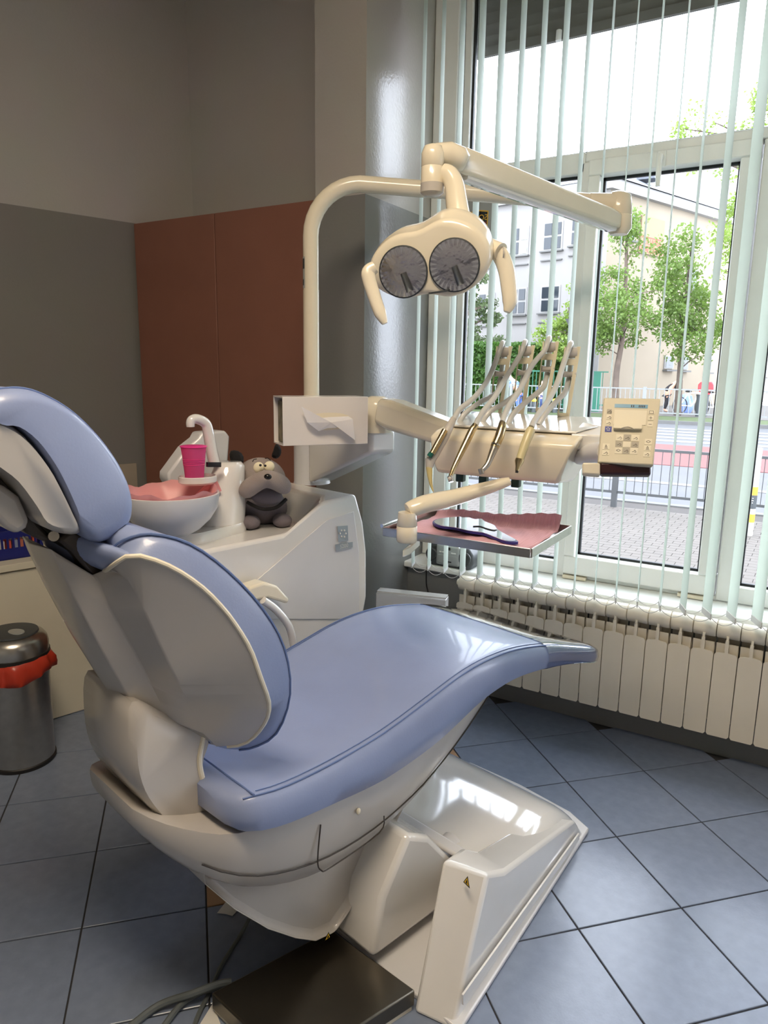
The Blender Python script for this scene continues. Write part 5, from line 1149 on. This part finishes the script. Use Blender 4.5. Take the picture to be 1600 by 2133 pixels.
tree('street_tree', 'slender young street tree with bright green loose crown and leaning trunk', [(1283, 850), (1284, 780), (1297, 700), (1303, 600), (1306, 500), (1312, 430)], [(1300, 640, 85, 95, 46), (1312, 470, 40, 60, 16), (1250, 700, 45, 40, 10)], 26, LEAF[1], 95, .066, .13, 1, rclump=.46)
tree('street_tree', 'fuller street tree with denser green crown before the side wall', [(1412, 858), (1416, 790), (1422, 700), (1432, 600), (1440, 520)], [(1425, 600, 70, 130, 50), (1440, 690, 85, 60, 26)], 27, LEAF[1], 100, .070, .14, 2, rclump=.50)
tree('street_tree', 'large street tree reaching overhead with sparse yellow-green twigs', [(1640, 880), (1630, 700), (1610, 520), (1590, 380), (1560, 300)], [(1580, 300, 70, 110, 22), (1480, 310, 90, 70, 9), (1540, 480, 60, 110, 24), (1600, 620, 60, 110, 22), (1450, 250, 60, 30, 5), (1590, 200, 30, 40, 8)], 24, LEAF[0], 60, .068, .25, 3, rclump=.45)
tree('street_tree', 'small bushy tree by the white facade partly hidden by the mullion', [(1200, 855), (1198, 780), (1190, 700), (1185, 640)], [(1165, 690, 45, 32, 16), (1200, 660, 25, 80, 16), (1190, 720, 50, 25, 10)], 27.6, LEAF[0], 85, .065, .10, 4, rclump=.40)
tree('street_tree', 'dark leafy tree at the far right window pane', [(1650, 870), (1640, 760), (1630, 650)], [(1625, 650, 50, 70, 18)], 29, LEAF[2], 80, .10, .18, 6, rclump=.42)
tree('spruce_tree', 'spruce with drooping grey-green branches above the hedge', [(968, 850), (968, 760), (966, 660), (963, 540), (960, 440)], [(985, 570, 40, 14, 8), (1000, 640, 34, 14, 8), (1010, 665, 25, 10, 5), (975, 690, 28, 26, 10), (1010, 712, 42, 8, 8), (970, 610, 20, 60, 10)], 30.6, LEAF[3], 75, .075, .30, 5, rclump=.36)
# hedge and green fence
hx0, hx1 = dep(930, 800, 29.6), dep(1215, 800, 29.6)
hg = Thing('hedge', 'clipped bright green hedge behind a green fence', 'hedge', ((hx0[0]+hx1[0])/2, (hx0[1]+hx1[1])/2, gz))
hdv = unit((hx1-hx0)*np.array([1, 1, 0])); Lhg = np.linalg.norm((hx1-hx0)[:2]); hz = dep(1050, 722, 29.6)[2]; hnv = np.array([hdv[1], -hdv[0], 0])
hg.part('core', MB().box((hx0+hx1)/2*np.array([1, 1, 0])+UZ*((hz+gz)/2), (Lhg, .7, hz-gz-.15), (hdv, hnv, UZ)), LEAF[2])
N = 9000; C = hx0*np.array([1, 1, 0])+np.outer(rng.random(N)*Lhg, hdv)+np.outer(.36+.16*rng.random(N), hnv)+np.outer(gz+.05+(hz-gz)*rng.random(N), UZ)
Nt = 2500; Ct = hx0*np.array([1, 1, 0])+np.outer(rng.random(Nt)*Lhg, hdv)+np.outer(rng.uniform(-.4, .45, Nt), hnv)+np.outer(hz-.08+.22*rng.random(Nt), UZ)
C = np.concatenate([C, Ct]); N = len(C); a = rng.normal(size=(N, 3)); a /= np.linalg.norm(a, axis=1)[:, None]; b = np.cross(a, rng.normal(size=(N, 3))); b /= np.linalg.norm(b, axis=1)[:, None]
V = np.stack([C-a*.09, C+b*.055, C+a*.09, C-b*.055], 1).reshape(-1, 3); mb = MB(); mb.v = V.tolist(); mb.f = [(4*k, 4*k+1, 4*k+2, 4*k+3) for k in range(N)]
hg.part('foliage', mb, LEAF[4], kind='stuff', smooth=0)
GRN = mat('green_fence', (29, 99, 78), rough=.5)
g0, g1 = dep(1085, 850, 28.9), dep(1262, 850, 28.9); gd = unit((g1-g0)*np.array([1, 1, 0])); Lg = np.linalg.norm((g1-g0)[:2]); gt = dep(1170, 772, 28.9)[2]
gf = Thing('green_fence', 'green metal bar fence in front of the hedge', 'fence', (g0+g1)/2*np.array([1, 1, 0])+UZ*gz)
gfb = mesh('bar', MB().bb(-.012, .012, -.012, .012, gz+.05, gt), GRN)
for k in range(int(Lg/.14)): gf.inst('bar', gfb, g0*np.array([1, 1, 0])+gd*.14*k)
for z in (gz+.25, gt-.03): gf.part('rail', MB().box((g0+g1)/2*np.array([1, 1, 0])+UZ*z, (Lg, .04, .05), (gd, np.array([gd[1], -gd[0], 0]), UZ)), GRN)
gp = dep(1244, 800, 28.6); gf.part('gate_post', MB().bb(gp[0]-.14, gp[0]+.14, gp[1]-.06, gp[1]+.06, gz, dep(1244, 776, 28.6)[2]), GRN)
# bollards
for k, (x, lab) in enumerate(((1112, 'black bollard with yellow cap before the hedge'), (1156, 'black bollard with yellow cap near the green fence'))):
    p = dep(x, 845, 27.6); p[2] = -.09
    t = Thing('bollard', lab, 'bollard', p, group='yellow-capped bollards'); zt = dep(x, 832, 27.6)[2]
    t.part('post', MB().tube([p, np.array([p[0], p[1], zt-.08])], .09, 12), CHAR); t.part('cap', MB().ell((p[0], p[1], zt-.04), (.10, .10, .08), None, 14, 8), YELLOW)
# people
SKIN = mat('skin', (206, 158, 132), rough=.6)
def person(label, base, facing, joints, cols, sc=1.0):
    """joints: name -> (forward, side, up) in metres; one skinned body, clothes and hair as children"""
    f = np.array([math.cos(facing), math.sin(facing), 0]); s_ = np.array([-f[1], f[0], 0])
    W = {k: np.array(base)+(f*v[0]+s_*v[1]+UZ*v[2])*sc for k, v in joints.items()}
    t = Thing('person', label, 'person', base)
    def skin(nm, chain, rad, m, parent=None):
        names = sorted({n for e in chain for n in e}, key=lambda n: 0 if n == chain[0][0] else 1); ix = {n: i for i, n in enumerate(names)}
        me = bpy.data.meshes.new(nm); me.from_pydata([tuple(W[n]-t.loc) for n in names], [(ix[a_], ix[b_]) for a_, b_ in chain], [])
        me.materials.append(m); o = bpy.data.objects.new(nm, me); col.objects.link(o); o.parent = parent or t.o
        md = o.modifiers.new('skin', 'SKIN'); md.use_smooth_shade = True
        for n in names: me.skin_vertices[0].data[ix[n]].radius = (rad[n]*sc, rad[n]*sc)
        me.skin_vertices[0].data[0].use_root = True; sub(o, 1); return o
    R = dict(pel=.14, wai=.13, che=.155, nek=.06, hed=.10, top=.085, sl=.065, sr=.065, el=.05, er=.05, hl=.04, hr=.04, kl=.075, kr=.075, al=.05, ar=.05, tl=.045, tr=.045, hip=.1)
    E_ = [('pel', 'wai'), ('wai', 'che'), ('che', 'nek'), ('nek', 'hed'), ('hed', 'top'), ('che', 'sl'), ('sl', 'el'), ('el', 'hl'), ('che', 'sr'), ('sr', 'er'), ('er', 'hr'), ('pel', 'kl'), ('kl', 'al'), ('al', 'tl'), ('pel', 'kr'), ('kr', 'ar'), ('ar', 'tr')]
    bod = skin('body', E_, R, SKIN)
    R2 = {k: v*1.12 for k, v in R.items()}
    skin('jacket', [('wai', 'che'), ('wai', 'pel'), ('che', 'sl'), ('sl', 'el'), ('che', 'sr'), ('sr', 'er')], R2, cols[0], bod)
    skin('trousers', [('pel', 'kl'), ('kl', 'al'), ('pel', 'kr'), ('kr', 'ar')], R2, cols[1], bod)
    skin('hair', [('hed', 'top')], dict(hed=.085, top=.098), cols[2], bod).location = tuple(-f*.02+UZ*.025)
    return t
bend = dict(pel=(0, 0, .82), wai=(.10, 0, .95), che=(.28, 0, 1.14), nek=(.40, 0, 1.24), hed=(.50, 0, 1.30), top=(.56, 0, 1.38), sl=(.32, .19, 1.14), el=(.42, .24, .90), hl=(.56, .22, .74), sr=(.32, -.19, 1.14), er=(.42, -.24, .90), hr=(.56, -.22, .74), kl=(.06, .10, .46), al=(-.02, .11, .08), tl=(.14, .12, .03), kr=(.06, -.10, .46), ar=(-.06, -.11, .08), tr=(.10, -.12, .03))
sit = dict(pel=(0, 0, .48), wai=(.0, 0, .62), che=(.03, 0, .84), nek=(.05, 0, 1.0), hed=(.08, 0, 1.10), top=(.09, 0, 1.20), sl=(.04, .19, .90), el=(.10, .24, .66), hl=(.30, .16, .58), sr=(.04, -.19, .90), er=(.10, -.24, .66), hr=(.30, -.16, .58), kl=(.42, .11, .50), al=(.46, .12, .08), tl=(.58, .12, .03), kr=(.42, -.11, .50), ar=(.44, -.12, .08), tr=(.56, -.12, .03))
JET = mat('black_cloth', (34, 32, 36), rough=.9); NVY = mat('navy_cloth', (44, 58, 96), rough=.9); JEAN = mat('blue_denim', (78, 100, 156), rough=.9); HAIRB = mat('brown_hair', (70, 56, 44), rough=.8); HAIRG = mat('grey_hair', (206, 200, 192), rough=.8)
p = dep(1386, 845, 29.3); p[2] = gz; person('person in black with a cap bending down behind the far railing', p, math.radians(20), bend, (JET, JET, JET))
p = dep(1128, 850, 28.2); p[2] = gz; person('person in navy jacket seated beside the hedge', p, math.atan2(-gd[0], gd[1]), sit, (NVY, NVY, HAIRB))
bn1 = Thing('bench', 'plain dark bench in front of the hedge under the seated person', 'bench', p)
gax = (gd, np.array([gd[1], -gd[0], 0]), UZ)
bn1.part('seat', MB().box(p+UZ*.30, (1.2, .42, .06), gax), CHAR)
for s_ in (-.5, .5): bn1.part('leg', MB().box(p+UZ*.14+gd*s_, (.06, .36, .28), gax), CHAR)
p = dep(1082, 850, 27.6); p[2] = gz; person('person in blue denim stooping by the left of the hedge', p, math.radians(170), bend, (JEAN, JEAN, HAIRG))
# heart-shaped red container, bin, bicycles
hp_ = dep(1470, 822, 28.6); hpb = np.array([hp_[0], hp_[1], gz])
hs_ = [(0, -.5), (.28, -.22), (.5, .05), (.5, .28), (.36, .42), (.16, .42), (0, .28), (-.16, .42), (-.36, .42), (-.5, .28), (-.5, .05), (-.28, -.22)]
ht = Thing('heart_container', 'red heart-shaped cap collection container behind the railing', 'container', hpb)
cz_ = dep(1470, 812, 28.6)[2]
ht.part('heart', MB().loft([[hpb*np.array([1, 1, 0])+CR*u*.62+UZ*(cz_+v*.75)+Y_*y for u, v in hs_] for y in (-.2, .2)]), mat('heart_red', (186, 44, 52), rough=.5), bevel=.04, seg=2)
ht.part('stand', MB().tube([hpb, hpb*np.array([1, 1, 0])+UZ*(cz_-.3)], .06, 8), GALV)
ht.part('slot', MB().box(hpb*np.array([1, 1, 0])+UZ*(cz_+.02)-Y_*.21, (.22, .02, .08)), DARK)
lb_ = dep(1462, 850, 26.4); lb_[2] = gz; lt = Thing('litter_bin', 'dark litter bin on the far pavement', 'bin', lb_)
lt.part('can', MB().tube([lb_, lb_+UZ*.75], [.2, .22], 14), CHAR); lt.part('rim', MB().tube([lb_+UZ*.75, lb_+UZ*.80], [.235, .235], 14), GALV)
def bike(px_, D, lab):
    p = dep(px_, 845, D); p[2] = gz; t = Thing('bicycle', lab, 'bicycle', p, group=None); dx = unit(CR*np.array([1, 1, 0])+.3*Y_); 
    for s_ in (-.5, .5):
        c = p+dx*s_+UZ*.33; t.part('wheel', MB().tube([c+dx*.31*math.cos(q)+UZ*.31*math.sin(q) for q in np.linspace(0, 2*math.pi, 21)], .022, 6), DARK)
    pts_ = {'bb': p+UZ*.30, 'st': p-dx*.18+UZ*.80, 'hd': p+dx*.34+UZ*.82, 'fr': p+dx*.5+UZ*.33, 're': p-dx*.5+UZ*.33}
    for a_, b_ in (('bb', 'st'), ('bb', 'hd'), ('st', 'hd'), ('hd', 'fr'), ('bb', 're'), ('st', 're')): t.part('frame_tube', MB().tube([pts_[a_], pts_[b_]], .022, 6), WHITE)
    t.part('saddle', MB().ell(pts_['st']+UZ*.07, (.13, .08, .04)), DARK); t.part('handlebar', MB().tube([pts_['hd']+UZ*.12-Y_*.25, pts_['hd']+UZ*.12+Y_*.25], .015, 6), DARK)
bike(1487, 27.2, 'white-framed bicycle parked beside the red heart container'); bike(1440, 28.0, 'white-framed bicycle parked nearer the bending person')
bp_ = dep(1428, 845, 28.9); bp_[2] = gz
solo('blue_bag', MB().loft([[bp_+np.array([r*math.cos(q), r*math.sin(q), z]) for q in np.linspace(0, 2*math.pi, 14, endpoint=False)] for r, z in ((.22, 0), (.3, .15), (.3, .45), (.22, .68), (.10, .75))]), mat('blue_sack', (120, 140, 190), rough=.6), 'tied blue sack standing behind the far railing', 'sack')
sg0 = dep(1196, 730, 27.2); sg0[2] = gz; sgn_ = Thing('road_sign', 'back of a grey road sign on a post near the mullion', 'sign', sg0)
sz0 = dep(1196, 668, 27.2)[2]; sgn_.part('post', MB().tube([sg0, sg0*np.array([1, 1, 0])+UZ*sz0], .03, 8), GALV)
sgn_.part('plate', MB().add([sg0*np.array([1, 1, 0])+UZ*(sz0+v)+CR*u+Y_*w_ for w_ in (-.05, -.03) for u, v in ((-.4, .05), (.4, .05), (0, -.6))], [(0, 1, 2), (5, 4, 3), (0, 3, 4, 1), (1, 4, 5, 2), (2, 5, 3, 0)]), GALV, smooth=0)
